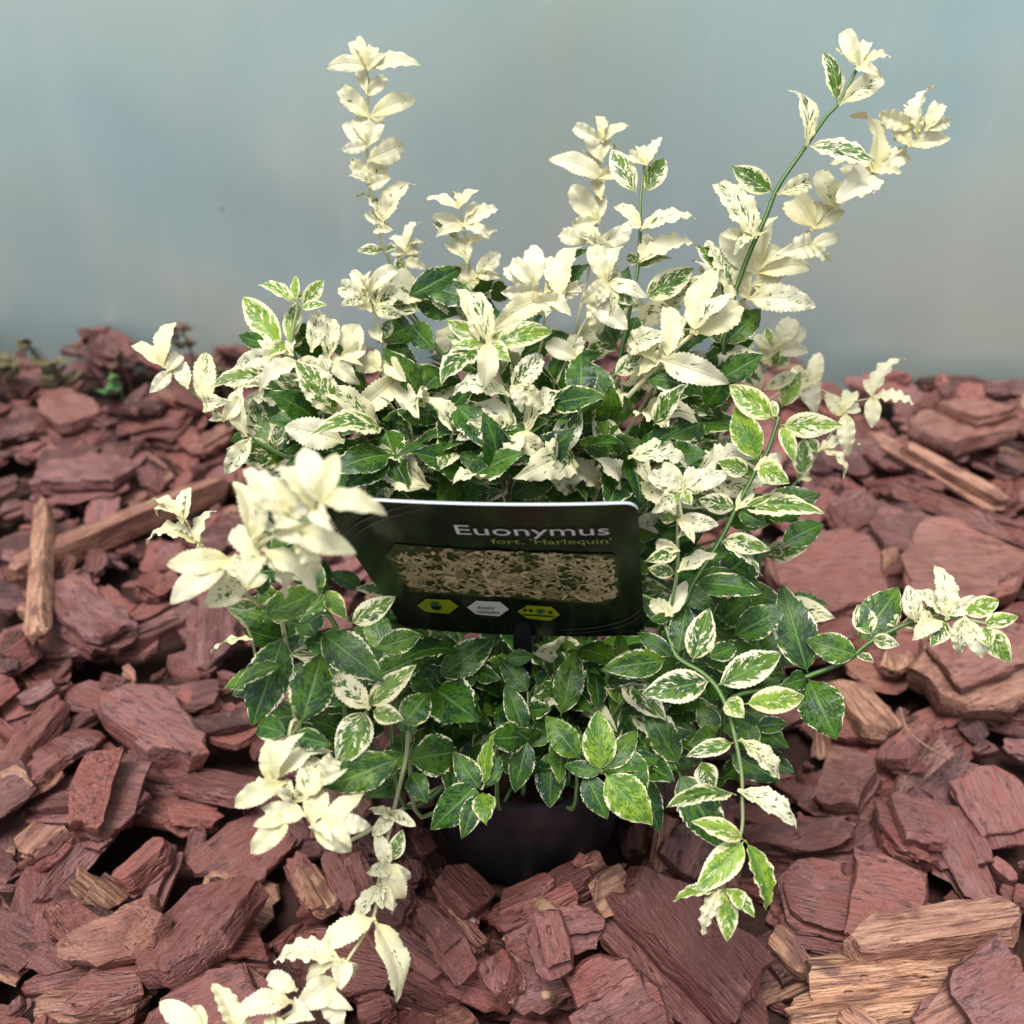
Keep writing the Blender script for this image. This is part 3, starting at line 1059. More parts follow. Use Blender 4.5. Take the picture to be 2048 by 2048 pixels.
# cream mass in the middle
grow('B', '780 1350 455, 800 1200 450, 850 1080 445, 1000 1060 440', '''
740 1020 735 785 140 W
900 1090 790 830 130 W
750 1010 575 895 155 W
890 1090 960 755 125 W
800 1100 508 1255 150 W
870 1095 1025 1000 90 W
760 1060 560 1060 130 W
800 1060 860 1000 110 W
820 1100 640 1180 130 W
900 1100 700 1130 110 W
840 1090 930 1180 110 W
''', pale=0.8)
grow('B', '1080 1100 480, 1080 900 478, 1060 780 476', '''
1010 780 875 730 110 W
1060 790 1000 690 120 W
1090 810 1300 700 115 S
1080 790 1180 830 110 S
1070 800 1060 680 90 S
''', pale=0.7)
grow('B', '800 1700 460, 850 1600 455, 980 1300 448, 1130 1050 435', '''
1140 1005 1045 785 115 W
1150 995 1245 785 90 W
1140 1015 1000 1115 115 W
1160 1015 1370 1085 95 S
1150 995 1220 930 70 S
1060 1090 1258 1265 150 W
1150 1020 1080 1140 80 W
1170 1040 1300 1130 90 V
970 1420 795 1330 125 W
940 1430 985 1290 120 W
930 1440 1115 1400 95 G
''', pale=0.75)
# lime and white rosette in the middle
grow('B', '640 1840 425, 590 1650 420, 530 1480 417, 490 1340 415', '''
480 1330 385 1030 140 S
470 1340 255 1215 115 L
470 1350 245 1300 105 L
500 1320 640 1265 70 L
510 1350 850 1270 140 L
500 1340 610 1445 105 L
490 1350 465 1595 140 W
430 1310 400 1150 95 W
390 1230 335 1000 95 W
480 1330 500 1200 60 L
590 1630 265 1590 115 S
620 1590 785 1400 150 S
640 1570 795 1690 130 S
640 1850 395 1645 125 S
690 1850 992 1610 120 S
620 1850 620 1980 150 W
650 1860 830 1960 140 S
600 1850 480 1950 120 V
''', pale=0.5)
# thick pale diagonal shoot and its cream leaves
grow('B', '1060 1880 455, 1200 1700 445, 1440 1450 435, 1640 1270 430, 1760 1180 428', '''
1480 1430 1500 1095 140 W
1460 1440 1815 1565 180 W
1640 1280 1915 1105 205 W
1400 1430 1290 1300 130 W
1620 1270 1735 865 160 S
1460 1430 1570 1170 110 W
1180 1710 1000 1425 180 G
1190 1715 1225 1610 80 W
1200 1710 1050 1740 65 G
1340 1540 1690 1620 125 G
1330 1510 1500 1380 90 W
1180 1520 1340 1400 115 V
1640 1270 1600 1150 90 W
''', pale=0.8, rad=0.002)
# long stem at the right
grow('C', '230 2050 460, 270 1880 452, 320 1650 445, 410 1400 436, 500 1200 430, 570 1030 427, 720 810 424, 830 650 421, 900 570 420, 1015 360 418', '''
890 575 822 272 95 V
920 565 1160 395 140 S
1010 365 930 150 110 W
1000 350 885 255 65 W
1020 355 1075 222 70 W
1040 355 1198 318 45 W
1010 370 1130 400 60 W
720 790 660 465 95 S
720 805 1100 890 90 V
545 1065 310 915 140 V
430 1300 220 975 160 S
580 1065 775 980 115 S
430 1310 243 1285 80 S
440 1305 495 1245 70 S
310 1660 175 1315 130 S
330 1580 110 1335 120 V
310 1670 285 1480 95 G
270 1900 480 1700 160 G
270 1900 380 1810 110 V
260 1900 200 1810 80 V
''', pale=0.15, rad=0.0017)
# drooping-tipped white shoot at the right
grow('C', '120 1850 460, 400 1640 450, 600 1400 445, 770 1250 442, 900 1130 440, 1080 950 437, 1290 800 434, 1370 700 432', '''
1330 740 1425 460 100 W
1390 710 1475 545 100 W
1310 700 1120 620 115 W
1300 800 1533 755 105 W
1350 720 1340 640 70 W
1290 790 1200 650 95 W
1090 960 1030 580 120 W
1090 950 1330 820 125 W
1090 960 920 1090 200 W
1060 1010 950 880 140 W
890 1140 775 920 130 W
900 1130 930 1010 100 W
770 1250 645 1090 175 W
760 1260 935 1110 140 W
750 1350 615 1390 155 W
760 1350 920 1290 90 W
760 1240 790 1080 100 W
480 1460 555 1170 120 W
450 1510 755 1470 130 W
440 1500 245 1275 160 W
420 1650 785 1685 165 S
430 1570 600 1480 130 W
130 1810 165 1390 160 S
150 1815 440 1690 165 W
400 1640 330 1420 130 W
''', pale=0.95, rad=0.0015)
# fuzzy rosette farther back on the right
grow('D', '560 700 510, 600 480 505, 640 370 500, 680 260 497', '''
660 270 565 183 65 W
670 260 640 150 70 L
690 260 805 95 130 W
700 270 870 160 95 W
690 285 885 275 90 W
660 350 610 230 95 W
680 355 775 300 95 L
680 270 720 200 60 L
620 450 475 400 95 V
600 490 535 310 85 S
640 490 810 400 90 S
720 600 835 390 120 L
560 300 500 180 90 W
''', pale=0.5, rad=0.0012)
grow('D', '600 1250 525, 720 1100 522, 830 980 520, 940 830 517, 1020 700 515, 1065 610 513', '''
840 980 850 755 115 V
830 990 880 970 60 S
940 835 1185 790 70 S
1060 630 965 505 90 W
1070 610 1115 505 100 W
1080 610 1178 585 70 W
1080 640 1095 855 110 W
1060 620 1020 560 80 S
930 840 870 770 80 V
''', pale=0.4, rad=0.0012)
grow('D', '700 520 540, 830 450 535, 930 490 530, 1100 555 525, 1225 540 522', '''
1230 535 1405 300 90 W
1240 535 1468 552 75 W
1230 545 1225 708 100 W
1230 530 1190 428 60 W
900 480 935 270 100 W
870 450 910 610 130 W
860 450 780 360 80 W
''', pale=0.8, rad=0.0010)
# lime shoot at the right
grow('D', '150 1700 430, 240 1560 427, 390 1320 423, 480 1140 420, 580 950 417, 650 830 415, 710 650 413', '''
690 660 432 465 165 L
600 890 465 590 185 M
720 690 1062 690 150 L
590 905 770 1010 145 L
710 650 640 560 90 L
480 1145 265 1100 125 V
490 1145 962 1165 145 V
480 1155 645 1240 120 G
400 1315 665 1380 120 V
380 1325 628 1515 80 V
240 1565 630 1610 150 G
550 950 375 890 120 V
240 1560 475 1490 90 G
590 930 740 850 90 W
480 1150 560 1040 90 S
''', pale=0.1, rad=0.0017)
# speckled rosette beside the label
grow('D', '110 1740 420, 150 1500 410, 152 1300 403, 155 1060 398', '''
165 1035 -25 955 130 S
175 1025 65 885 100 S
190 1015 437 960 140 S
170 1045 15 1175 120 S
190 1040 260 920 100 S
170 1050 230 1130 80 L
170 1220 385 1240 120 S
150 1210 50 1190 80 V
165 1300 280 1200 80 S
160 1380 -20 1440 100 V
150 1380 20 1340 90 S
170 1490 380 1375 100 S
140 1510 -15 1480 90 V
110 1735 -5 1650 110 W
120 1725 205 1540 95 W
110 1750 0 1765 70 G
''', pale=0.4)
# left arm
grow('E', '1200 940 450, 1040 870 445, 920 810 442, 820 750 440, 700 660 437, 560 550 434, 470 470 432, 370 380 430', '''
340 365 165 238 85 W
355 355 410 112 95 W
360 365 280 250 85 W
370 390 450 280 85 W
380 405 283 505 90 W
480 475 425 320 105 W
580 565 580 262 140 S
590 565 690 560 125 S
610 575 530 400 110 S
690 655 785 530 100 W
690 655 620 640 70 S
810 735 768 470 105 S
820 775 688 965 120 S
930 805 845 568 170 V
960 820 1005 660 95 V
1000 840 1140 760 110 G
''', pale=0.25)
# blurred white cluster that reaches out in front of the label
grow('E', '1000 1740 390, 890 1690 375, 790 1600 360, 720 1470 345, 880 1350 325, 1010 1280 312, 1130 1190 303, 1230 1110 297', '''
1220 1110 1115 790 175 W
1230 1100 1200 850 130 W
1160 1140 970 895 130 W
1250 1115 1578 1160 145 W
1200 1170 1260 1245 125 W
1020 1230 797 915 160 W
1060 1180 1010 950 150 W
1090 1270 1405 1395 180 W
850 1340 745 985 160 W
860 1310 905 1065 115 W
870 1410 725 1240 160 W
850 1420 830 1510 160 W
920 1390 1215 1575 140 W
700 1430 350 1465 165 W
690 1470 380 1675 165 W
780 1560 590 1680 180 S
720 1450 800 1560 130 S
1000 1260 1100 1330 130 W
820 1590 900 1490 110 W
''', pale=0.95, rad=0.0018)
grow('E', '840 1870 420, 720 1720 410, 640 1540 400, 560 1370 393, 470 1210 388', '''
460 1215 255 1090 80 W
430 1170 285 1150 60 W
460 1215 492 1015 90 W
540 1355 245 1300 80 W
550 1345 622 1145 70 W
820 1880 600 1920 45 S
''', pale=0.7, rad=0.0011)
# leaves left of the label
grow('E', '1330 1250 455, 1300 1000 450, 1230 900 447', '''
1220 960 1205 555 150 K
1400 1015 1610 645 180 V
1400 1015 1320 890 95 V
1150 800 1000 690 120 G
1390 1040 1255 1010 95 G
1430 1060 1670 985 70 V
1240 900 1290 740 90 K
''', pale=0.1)
# lower left, under the white cluster
grow('E', '1300 1800 385, 1100 1790 375, 950 1720 368, 880 1690 363', '''
890 1745 1240 1590 190 G
1180 1640 1190 1420 130 G
890 1640 905 1500 95 G
1190 1860 1130 1740 190 G
880 1690 690 1690 70 V
1240 1600 1360 1760 110 M
1380 1790 1635 1635 140 V
1020 1370 1200 1470 120 G
''', pale=0.1)
grow('G', '1300 -100 400, 1100 150 385, 970 260 372, 900 370 362', '''
880 -230 700 285 265 G
975 265 1090 -130 260 G
900 320 720 270 150 G
930 330 1145 385 125 G
880 -60 600 60 80 G
1000 60 1250 150 150 K
''', pale=0.2)
grow('F', '350 1150 390, 280 1230 382, 230 1285 378', '''
-30 860 325 1140 235 G
230 1275 25 1085 160 S
230 1285 505 1045 145 V
230 1295 70 1620 210 V
260 1300 435 1350 120 V
270 960 535 880 150 G
420 1560 -10 1725 220 G
250 1640 440 1540 150 K
420 1390 575 1200 180 G
''', pale=0.2)
# white cluster at the lower left
grow('G', '960 280 375, 890 390 368, 840 540 362, 930 700 356, 1080 860 350', '''
790 570 845 305 160 W
760 640 700 590 110 W
870 600 595 725 140 W
840 570 1125 375 130 W
1000 660 1060 440 180 S
1090 570 1165 435 130 W
900 690 860 560 110 S
980 770 745 735 130 W
890 790 685 995 150 W
1040 810 1070 615 160 W
1100 840 1315 645 130 W
1150 810 1355 835 125 W
1060 860 1250 975 120 W
1030 850 1140 885 50 W
940 700 1000 620 110 S
''', pale=0.9)
# shoot hanging to the ground at the left
grow('G', '1570 330 405, 1550 460 402, 1490 720 397, 1450 900 392, 1400 1150 387, 1370 1340 382, 1250 1540 375, 1150 1680 370, 900 1870 364, 700 1960 360', '''
1480 760 1605 835 80 S
1470 780 1365 890 95 S
1450 1040 1385 860 100 S
1470 1030 1535 850 100 V
1440 1060 1340 1090 110 W
1440 1060 1550 1245 140 W
1400 1170 1265 1395 100 S
1420 1180 1480 1300 95 S
1360 1355 1052 1515 150 W
1380 1375 1550 1790 160 W
1180 1590 815 1565 120 W
1200 1590 1190 1730 130 W
1150 1700 950 1830 180 W
930 1730 775 1645 120 W
1120 1780 1205 1940 140 W
900 1810 590 1870 140 W
940 1860 1020 1890 150 W
600 1950 490 1690 120 W
430 1960 180 1800 140 W
440 1950 360 1820 110 W
700 1950 640 2050 140 W
820 1900 900 2050 120 W
''', pale=0.75)
# low green leaves over the pot
grow('F', '700 1250 450, 620 1130 440', '''
630 1130 485 955 150 G
620 1125 945 895 200 G
560 950 720 920 115 K
610 1180 845 1355 280 K
840 1075 688 1165 130 G
840 1085 965 1125 115 G
600 1190 480 1300 160 K
830 1285 995 1225 160 G
''', pale=0.1)
grow('F', '1100 1500 435, 1120 1440 430, 1120 1200 435', '''
1130 1200 955 1000 140 G
1110 1440 995 1145 140 G
1110 1445 895 1455 180 G
1140 1225 1265 1170 90 G
1140 1510 1245 1335 130 G
1120 1455 1045 1755 150 G
1000 1010 1155 1000 95 K
1120 1300 1250 1290 110 G
1180 1200 1240 1080 120 K
''', pale=0.1)
grow('F', '1350 1500 445, 1310 1350 440', '''
1300 1340 1390 955 180 G
1510 1310 1450 955 120 G
1250 1500 1240 1840 180 G
1330 1420 1440 1560 130 K
1240 1260 1170 1290 90 G
1330 1130 1300 1010 110 K
''', pale=0.1)
grow('F', '1500 1450 450, 1600 1310 445, 1640 1250 442', '''
1615 1290 1640 850 180 Y
1850 1020 1525 1080 170 G
1910 1000 1735 855 100 G
1620 1300 1760 1260 110 K
1580 1350 1740 1330 100 K
''', pale=0.05)
grow('F', '1400 1450 415, 1480 1560 405, 1530 1635 398', '''
1410 1570 1215 1325 170 G
1520 1645 1505 1295 200 M
1530 1645 1315 1600 100 G
1540 1635 1730 1405 140 G
1540 1645 1810 1930 240 M
1430 1640 1560 1900 160 G
1560 1640 1850 1560 110 K
1660 1500 1760 1800 170 K
''', pale=0.2)
grow('F', '950 1500 420, 910 1640 410, 865 1735 402', '''
450 1570 745 1525 250 G
860 1740 705 1525 150 G
850 1700 580 1960 210 G
850 1750 755 2010 125 G
880 1720 925 1425 100 M
890 1730 970 1550 100 K
870 1750 890 1920 140 M
470 1640 565 1810 130 K
430 1560 420 1420 150 K
''', pale=0.3)
# shoot hanging at the right
grow('H', '330 150 425, 420 310 415, 560 400 408, 640 480 404, 700 600 400, 745 760 396, 780 950 392, 785 1100 389, 780 1280 386, 700 1500 383, 660 1640 382', '''
410 315 205 178 110 G
370 330 5 380 165 G
430 305 480 20 160 G
510 345 605 40 175 V
615 445 238 515 195 V
640 475 1010 288 195 V
790 575 1140 530 160 L
700 545 795 650 125 L
590 315 755 258 120 G
740 785 475 862 100 V
790 785 1003 985 125 S
755 1075 365 1145 95 V
780 1065 1100 1245 135 S
800 1325 520 1630 180 L
800 1325 945 1710 120 M
650 1600 405 1645 80 L
650 1620 552 1850 100 S
680 1590 712 1895 120 L
750 1590 775 1705 95 L
''', pale=0.35)
grow('H', '300 700 450, 420 930 430', '''
440 915 235 555 180 G
430 945 690 1385 240 G
560 890 625 1065 140 V
430 945 170 800 110 G
200 945 335 1290 170 K
640 740 490 800 140 G
790 660 850 850 140 G
650 740 540 560 140 G
820 700 1045 680 100 G
900 720 720 640 120 K
60 700 210 720 100 G
''', pale=0.1)
# arching shoot at the far right
grow('H', '700 560 460, 980 480 450, 1150 420 444, 1370 330 438, 1480 240 434, 1640 155 430, 1760 110 426, 1950 100 420, 2130 130 416', '''
1150 415 1005 -90 250 G
1150 430 1305 770 260 G
1430 305 1135 220 180 G
1425 240 1650 -70 230 G
1500 200 1420 20 140 V
1490 215 1650 185 120 V
1500 210 1655 250 90 V
1640 150 1570 60 100 V
1650 145 1840 110 80 V
1740 100 1700 -85 120 S
1780 90 1900 0 100 V
1910 90 1870 -205 125 S
1930 80 2115 -20 105 S
1830 110 1730 215 140 S
1910 110 1830 250 130 V
2010 110 1970 305 120 S
2030 120 2115 325 120 S
1990 80 2210 0 125 L
2110 130 2310 90 95 L
2120 150 2270 350 140 L
2110 140 2150 260 110 L
1420 300 1510 340 50 V
1140 430 1000 470 120 K
1100 440 960 620 130 K
''', pale=0.25, rad=0.0018)
# greens of the crown behind
grow('B', '300 1500 470, 120 1250 465, 20 1100 462', '''
25 1095 345 925 165 G
340 1190 65 1085 165 G
20 1520 -130 1560 150 G
0 1520 330 1560 170 G
30 1110 -60 1010 100 K
60 1240 190 1380 150 K
20 1300 -60 1480 130 K
250 1480 120 1600 160 K
''', pale=0.05)
grow('B', '700 1900 455, 800 1800 450, 900 1850 448', '''
550 1910 340 1645 170 G
1035 1930 800 1790 160 G
900 1880 1130 1800 130 G
1040 1910 1370 1900 130 K
870 1870 1000 1700 140 K
480 1920 230 1800 130 K
''', pale=0.05)
grow('D', '300 900 465, 380 700 462, 400 400 460', '''
395 320 475 430 160 G
20 440 300 490 120 G
235 625 450 580 110 G
300 670 90 760 180 G
370 885 285 695 120 V
385 870 445 745 100 V
400 300 300 330 120 G
250 820 60 860 130 K
330 560 350 420 110 W
''', pale=0.05)
# the 300 leaves that show largest are parts of their own; the rest stay leaves, joined
LEAVES.sort(key=lambda q: -q[0])
for sz, V, F, C, UV, P0, st, stbase in LEAVES[:300]:
    link('leaf', mesh('leaf', [q - P0 for q in V], F, [M_LEAF], True, C, UV), st, P0 - stbase)

# leaves deep inside the crown: real leaves, joined, too hidden to pick apart
FV, FF, FA, FU = [], [], [], []
fr = random.Random(21)
TAGQ = ((640, 985), (1272, 1000), (1290, 1275), (800, 1258))


def in_quad(x, y, Q, grow_=0):
    s = 0
    for i in range(4):
        x0, y0 = Q[i]; x1, y1 = Q[(i + 1) % 4]
        c = (x1 - x0) * (y - y0) - (y1 - y0) * (x - x0)
        if c < -grow_ * 300:
            return False
    return True


for sz, V, F, C, UV, P0, st, stbase in LEAVES[300:]:
    b = len(FV)
    FV += [v - SHRUB_BASE for v in V]; FF += [tuple(i + b for i in f) for f in F]; FA += C; FU += UV
for (x0, x1, y0, y1, d0, d1, num, wts) in ((640, 1310, 800, 1000, 0.415, 0.465, 120, (0.25, 0.38, 0.22, 0.15)),
                                           (560, 780, 700, 930, 0.445, 0.48, 26, (0.2, 0.4, 0.25, 0.15)),
                                           (1230, 1440, 700, 1000, 0.44, 0.48, 28, (0.2, 0.4, 0.25, 0.15)),
                                           (700, 1330, 1290, 1560, 0.435, 0.475, 70, (0.6, 0.38, 0.02, 0)),
                                           (1240, 1470, 1180, 1560, 0.435, 0.475, 30, (0.5, 0.4, 0.1, 0)),
                                           (560, 800, 1080, 1480, 0.425, 0.47, 34, (0.5, 0.4, 0.1, 0)),
                                           (820, 1360, 560, 780, 0.46, 0.50, 40, (0.15, 0.2, 0.3, 0.35))):
    for q in range(num):
        px, py, d = fr.uniform(x0, x1), fr.uniform(y0, y1), fr.uniform(d0, d1)
        if in_quad(px, py, TAGQ, 10 if py < 1010 else 60) and d < (0.40 if py < 1010 else 0.47):
            continue
        c = at(px, py, d)
        out = Vector(((px - 1040) / 420 + fr.gauss(0, 0.5), fr.gauss(-0.3, 0.4), fr.gauss(0.25, 0.45))).normalized()
        L = fr.uniform(0.022, 0.033)
        nrm = Vector((fr.gauss(0, 0.35), -0.6 + fr.gauss(0, 0.3), 0.75))
        nrm = (nrm - out * nrm.dot(out)).normalized()
        kd = fr.choices(('K', 'G', 'V', 'S'), wts)[0]
        V, F, C, UV = leaf_geo(c, c + out * L, nrm, L * fr.uniform(0.42, 0.56), kd, fr)
        b = len(FV)
        FV += [v - SHRUB_BASE for v in V]; FF += [tuple(i + b for i in f) for f in F]; FA += C; FU += UV
cnt = 0
while cnt < 420:
    q = Vector((fr.gauss(0, 0.5), fr.gauss(0, 0.5), fr.gauss(0, 0.5)))
    if q.length > 1:
        continue
    c = SHRUB_BASE + Vector((q.x * 0.135, 0.04 + q.y * 0.09, 0.065 + q.z * 0.105))
    if c.z < SOIL_Z - 0.005:
        continue
    px, py, d = proj(c)
    if d < 0.452 or py < 590:
        continue
    if in_quad(px, py, TAGQ, 20) and d < 0.49:
        continue
    out = Vector((q.x * 1.3, q.y - 0.25, 0.35 + q.z * 0.5 + fr.uniform(-0.3, 0.3))).normalized()
    out = (out + Vector((fr.gauss(0, 0.45), fr.gauss(0, 0.45), fr.gauss(0, 0.3)))).normalized()
    L = fr.uniform(0.022, 0.034)
    nrm = Vector((fr.gauss(0, 0.4), -0.5 + fr.gauss(0, 0.4), 0.9))
    nrm = (nrm - out * nrm.dot(out)).normalized()
    kd = fr.choices(('K', 'G', 'V', 'S'), (0.45, 0.4, 0.12, 0.03 if py > 900 else 0.15))[0]
    V, F, C, UV = leaf_geo(c, c + out * L, nrm, L * fr.uniform(0.42, 0.56), kd, fr)
    b = len(FV)
    FV += [v - SHRUB_BASE for v in V]; FF += [tuple(i + b for i in f) for f in F]; FA += C; FU += UV
    cnt += 1
fm = mesh('inner_leaves', FV, FF, [M_LEAF], True, FA, FU)
tag(link('inner_leaves', fm, shrub), kind='stuff')
# woody stems that carry them
for q in range(16):
    e = SHRUB_BASE + Vector((fr.uniform(-0.10, 0.10), fr.uniform(0.04, 0.11), fr.uniform(0.06, 0.14)))
    r0 = SHRUB_BASE + Vector((fr.uniform(-0.025, 0.025), fr.uniform(0.004, 0.03), -0.003))
    m = r0.lerp(e, 0.5) + Vector((0, 0.02, 0.015))
    V, F, UV = tube(smooth_path([r0, m, e]), [0.0016 - 0.00006 * i for i in range(11)])
    link('stem', mesh('stem', [v - r0 for v in V], F, [M_STEM], True, [(1, 0, 0, 1)] * len(V), UV), shrub, r0 - SHRUB_BASE)

# ------------------------------------------------------------------ plant label
TL, TR, BR, BL = at(638, 985, 0.350), at(1275, 998, 0.350), at(1290, 1278, 0.455), at(803, 1262, 0.455)
cen = (TL + TR + BR + BL) / 4
EX = ((TR - TL) + (BR - BL)).normalized()
EY = ((TL - BL) + (TR - BR))
TW = ((TR - TL).length + (BR - BL).length) / 2
TH = EY.length / 2
EY = (EY - EX * EY.dot(EX)).normalized()
EN = EX.cross(EY).normalized()
if EN.dot(CO - cen) < 0:
    EN = -EN


def card(x, y, lift=0.0):
    """card coordinates, both -1..1, to a point; the sheet bows a little"""
    bow = 0.002 * (1 - x * x) + 0.002 * math.sin(y * 2.0)
    f, g_ = (x + 1) / 2, (y + 1) / 2
    return BL.lerp(BR, f).lerp(TL.lerp(TR, f), g_) + EN * (bow + lift)


def print_mat(name, col, rough=0.25, em=None):
    k = NT(name)
    co = k.n('ShaderNodeTexCoord').outputs['Object']
    f = k.noise(co, 700, 2)
    c = k.mix(f, tuple(q * 0.93 for q in col), col)
    p = k.n('ShaderNodeBsdfPrincipled', {'Base Color': c, 'Roughness': rough, 'Specular IOR Level': 0.4})
    return k.done(p.outputs[0])


def label_photo_mat():
    k = NT('printed_leaf_photo')
    loc = k.n('ShaderNodeAttribute', attribute_name='loc').outputs['Vector']
    mp = k.n('ShaderNodeMapping', {'Vector': loc, 'Scale': (1.5, 3.4, 1.0)}).outputs[0]
    wv = k.n('ShaderNodeTexVoronoi', {'Vector': k.n('ShaderNodeVectorMath', {0: mp, 1: k.n('ShaderNodeVectorMath', {0: k.n('ShaderNodeTexNoise', {'Vector': mp, 'Scale': 0.8, 'Detail': 4.0}).outputs[1], 3: 1.6}, operation='SCALE').outputs[0]}, operation='ADD').outputs[0], 'Scale': 1.1}, feature='F1')
    n1 = k.noise(mp, 0.35, 3, 0.6, 0.5)
    n2 = k.noise(mp, 3.2, 4, 0.6, 1.5)
    f = k.math('ADD', k.math('MULTIPLY', wv.outputs[0], -0.9), k.math('ADD', k.math('MULTIPLY', n1, 1.3), k.math('MULTIPLY', n2, 0.6)))
    m = k.step(f, 0.75, 1.0)
    grn = k.mix(n2, (0.010, 0.018, 0.005), (0.055, 0.065, 0.020))
    crm = k.mix(n2, (0.24, 0.15, 0.06), (0.66, 0.50, 0.29))
    c = k.mix(m, grn, crm)
    p = k.n('ShaderNodeBsdfPrincipled', {'Base Color': c, 'Roughness': 0.28, 'Specular IOR Level': 0.4})
    return k.done(p.outputs[0])


M_CARD = print_mat('black_green_label_plastic', (0.007, 0.009, 0.007), 0.2)
M_EDGE = print_mat('white_plastic_edge', (0.50, 0.56, 0.58), 0.3)
M_WHITE = print_mat('white_print', (0.60, 0.58, 0.57), 0.35)
M_OLIVE = print_mat('olive_print', (0.20, 0.23, 0.05), 0.35)
M_LIME = print_mat('lime_print', (0.27, 0.31, 0.012), 0.35)
M_TEAL = print_mat('dark_icon_print', (0.01, 0.10, 0.08), 0.35)
M_SWOOSH = print_mat('grey_line_print', (0.06, 0.065, 0.06), 0.3)
M_BLACK = print_mat('black_print', (0.01, 0.012, 0.01), 0.35)
lab_base = at(1045, 1400, 0.485)
lab_base.z = SOIL_Z
lab = link('plant_label', None, loc=lab_base)
tag(lab, 'black plastic plant label with white lettering and a leaf photograph, stuck in the pot', 'plant label')


def label_part(name, V, F, mat, parent=None, uv=None):
    org = lab_base if parent is None else parent['_w']
    o0 = Vector(V[0]) * 0 + cen
    me = mesh(name, [Vector(v) - cen for v in V], F, [mat], True, None, uv)
    pl = lab if parent is None else parent
    o = link(name, me, pl, (cen - lab_base) if parent is None else Vector((0, 0, 0)))
    return o


# rounded sheet outline
def rounded(nc=6, r=0.085):
    pts = []
    for cx, cy, a0 in ((1 - r, 1 - r, 0), (-1 + r, 1 - r, 90), (-1 + r, -1 + r, 180), (1 - r, -1 + r, 270)):
        for i in range(nc + 1):
            a = math.radians(a0 + 90 * i / nc)
            pts.append((cx + r * math.cos(a), cy + r * math.sin(a)))
    return pts


bm = bmesh.new()
out = rounded()
NXC = 16
# front and back as grids clipped by the rounded outline, edge band in white
def clipx(y):
    r = 0.085
    ay = abs(y)
    if ay <= 1 - r:
        return 1.0
    return 1 - r + math.sqrt(max(0, r * r - (ay - (1 - r)) ** 2))


yr = [-1, -0.99, -0.97, -0.94, -0.915] + [-0.9 + 1.8 * i / 10 for i in range(11)] + [0.915, 0.94, 0.97, 0.99, 1]
front = [[bm.verts.new(card(clipx(y) * (2 * i / NXC - 1), y, 0.0)) for i in range(NXC + 1)] for y in yr]
back = [[bm.verts.new(card(clipx(y) * (2 * i / NXC - 1), y, -0.0011)) for i in range(NXC + 1)] for y in yr]
for j in range(len(yr) - 1):
    for i in range(NXC):
        bm.faces.new((front[j][i], front[j][i + 1], front[j + 1][i + 1], front[j + 1][i])).material_index = 0
        bm.faces.new((back[j][i + 1], back[j][i], back[j + 1][i], back[j + 1][i + 1])).material_index = 0
    for i in (0, NXC):
        bm.faces.new((front[j][i], front[j + 1][i], back[j + 1][i], back[j][i])).material_index = 1
for j in (0, len(yr) - 1):
    for i in range(NXC):
        bm.faces.new((front[j][i], front[j][i + 1], back[j][i + 1], back[j][i])).material_index = 1
bmesh.ops.recalc_face_normals(bm, faces=bm.faces)
bmesh.ops.translate(bm, verts=bm.verts, vec=-cen)
me = bpy.data.meshes.new('card'); bm.to_mesh(me); bm.free()
me.materials.append(M_CARD); me.materials.append(M_EDGE)
me.polygons.foreach_set('use_smooth', [True] * len(me.polygons))
me.set_sharp_from_angle(angle=math.radians(40))
card_o = link('card', me, lab, cen - lab_base)


def flat(name, poly, mat, lift=0.0004, sub=None):
    """a printed patch: polygon in card coordinates, fan with a centre so that it follows the bow"""
    cx, cy = sum(p[0] for p in poly) / len(poly), sum(p[1] for p in poly) / len(poly)
    V = [card(cx, cy, lift)]
    uv = [(cx, cy, 0)]
    ringn = 5
    for k in range(1, ringn + 1):
        for p in poly:
            x, y = cx + (p[0] - cx) * k / ringn, cy + (p[1] - cy) * k / ringn
            V.append(card(x, y, lift)); uv.append((x * TW * 20, y * TH * 20, 0))
    uv[0] = (cx * TW * 20, cy * TH * 20, 0)
    n = len(poly)
    F = []
    for i in range(n):
        j = (i + 1) % n
        F.append((0, 1 + i, 1 + j))
        for k in range(ringn - 1):
            F.append((1 + k * n + i, 1 + (k + 1) * n + i, 1 + (k + 1) * n + j, 1 + k * n + j))
    me = mesh(name, [v - cen for v in V], F, [mat], True, None, uv)
    return link(name, me, card_o)


def dens(poly, n=6):
    o = []
    for (x0, y0), (x1, y1) in zip(poly, poly[1:] + poly[:1]):
        for i in range(n):
            o.append((x0 + (x1 - x0) * i / n, y0 + (y1 - y0) * i / n))
    return o


def text(name, s, x0, x1, ybase, mat, offset, capscale=1.0, lift=0.0005):
    cu = bpy.data.curves.new(name, 'FONT')
    cu.body = s
    cu.size = 1
    cu.offset = offset
    cu.resolution_u = 4
    ob = bpy.data.objects.new(name, cu)
    COL.objects.link(ob)
    bpy.context.view_layer.update()
    dg = bpy.context.evaluated_depsgraph_get()
    m = bpy.data.meshes.new_from_object(ob.evaluated_get(dg))
    bpy.data.objects.remove(ob, do_unlink=True)
    bx = [v.co.x for v in m.vertices]
    xa, xb = min(bx), max(bx)
    sc = (x1 - x0) / (xb - xa)
    for v in m.vertices:
        x = x0 + (v.co.x - xa) * sc
        y = ybase + v.co.y * sc * TW / TH * capscale
        v.co = card(x, y, lift) - cen
    m.materials.clear(); m.materials.append(mat)
    m.name = name
    return link(name, m, card_o)


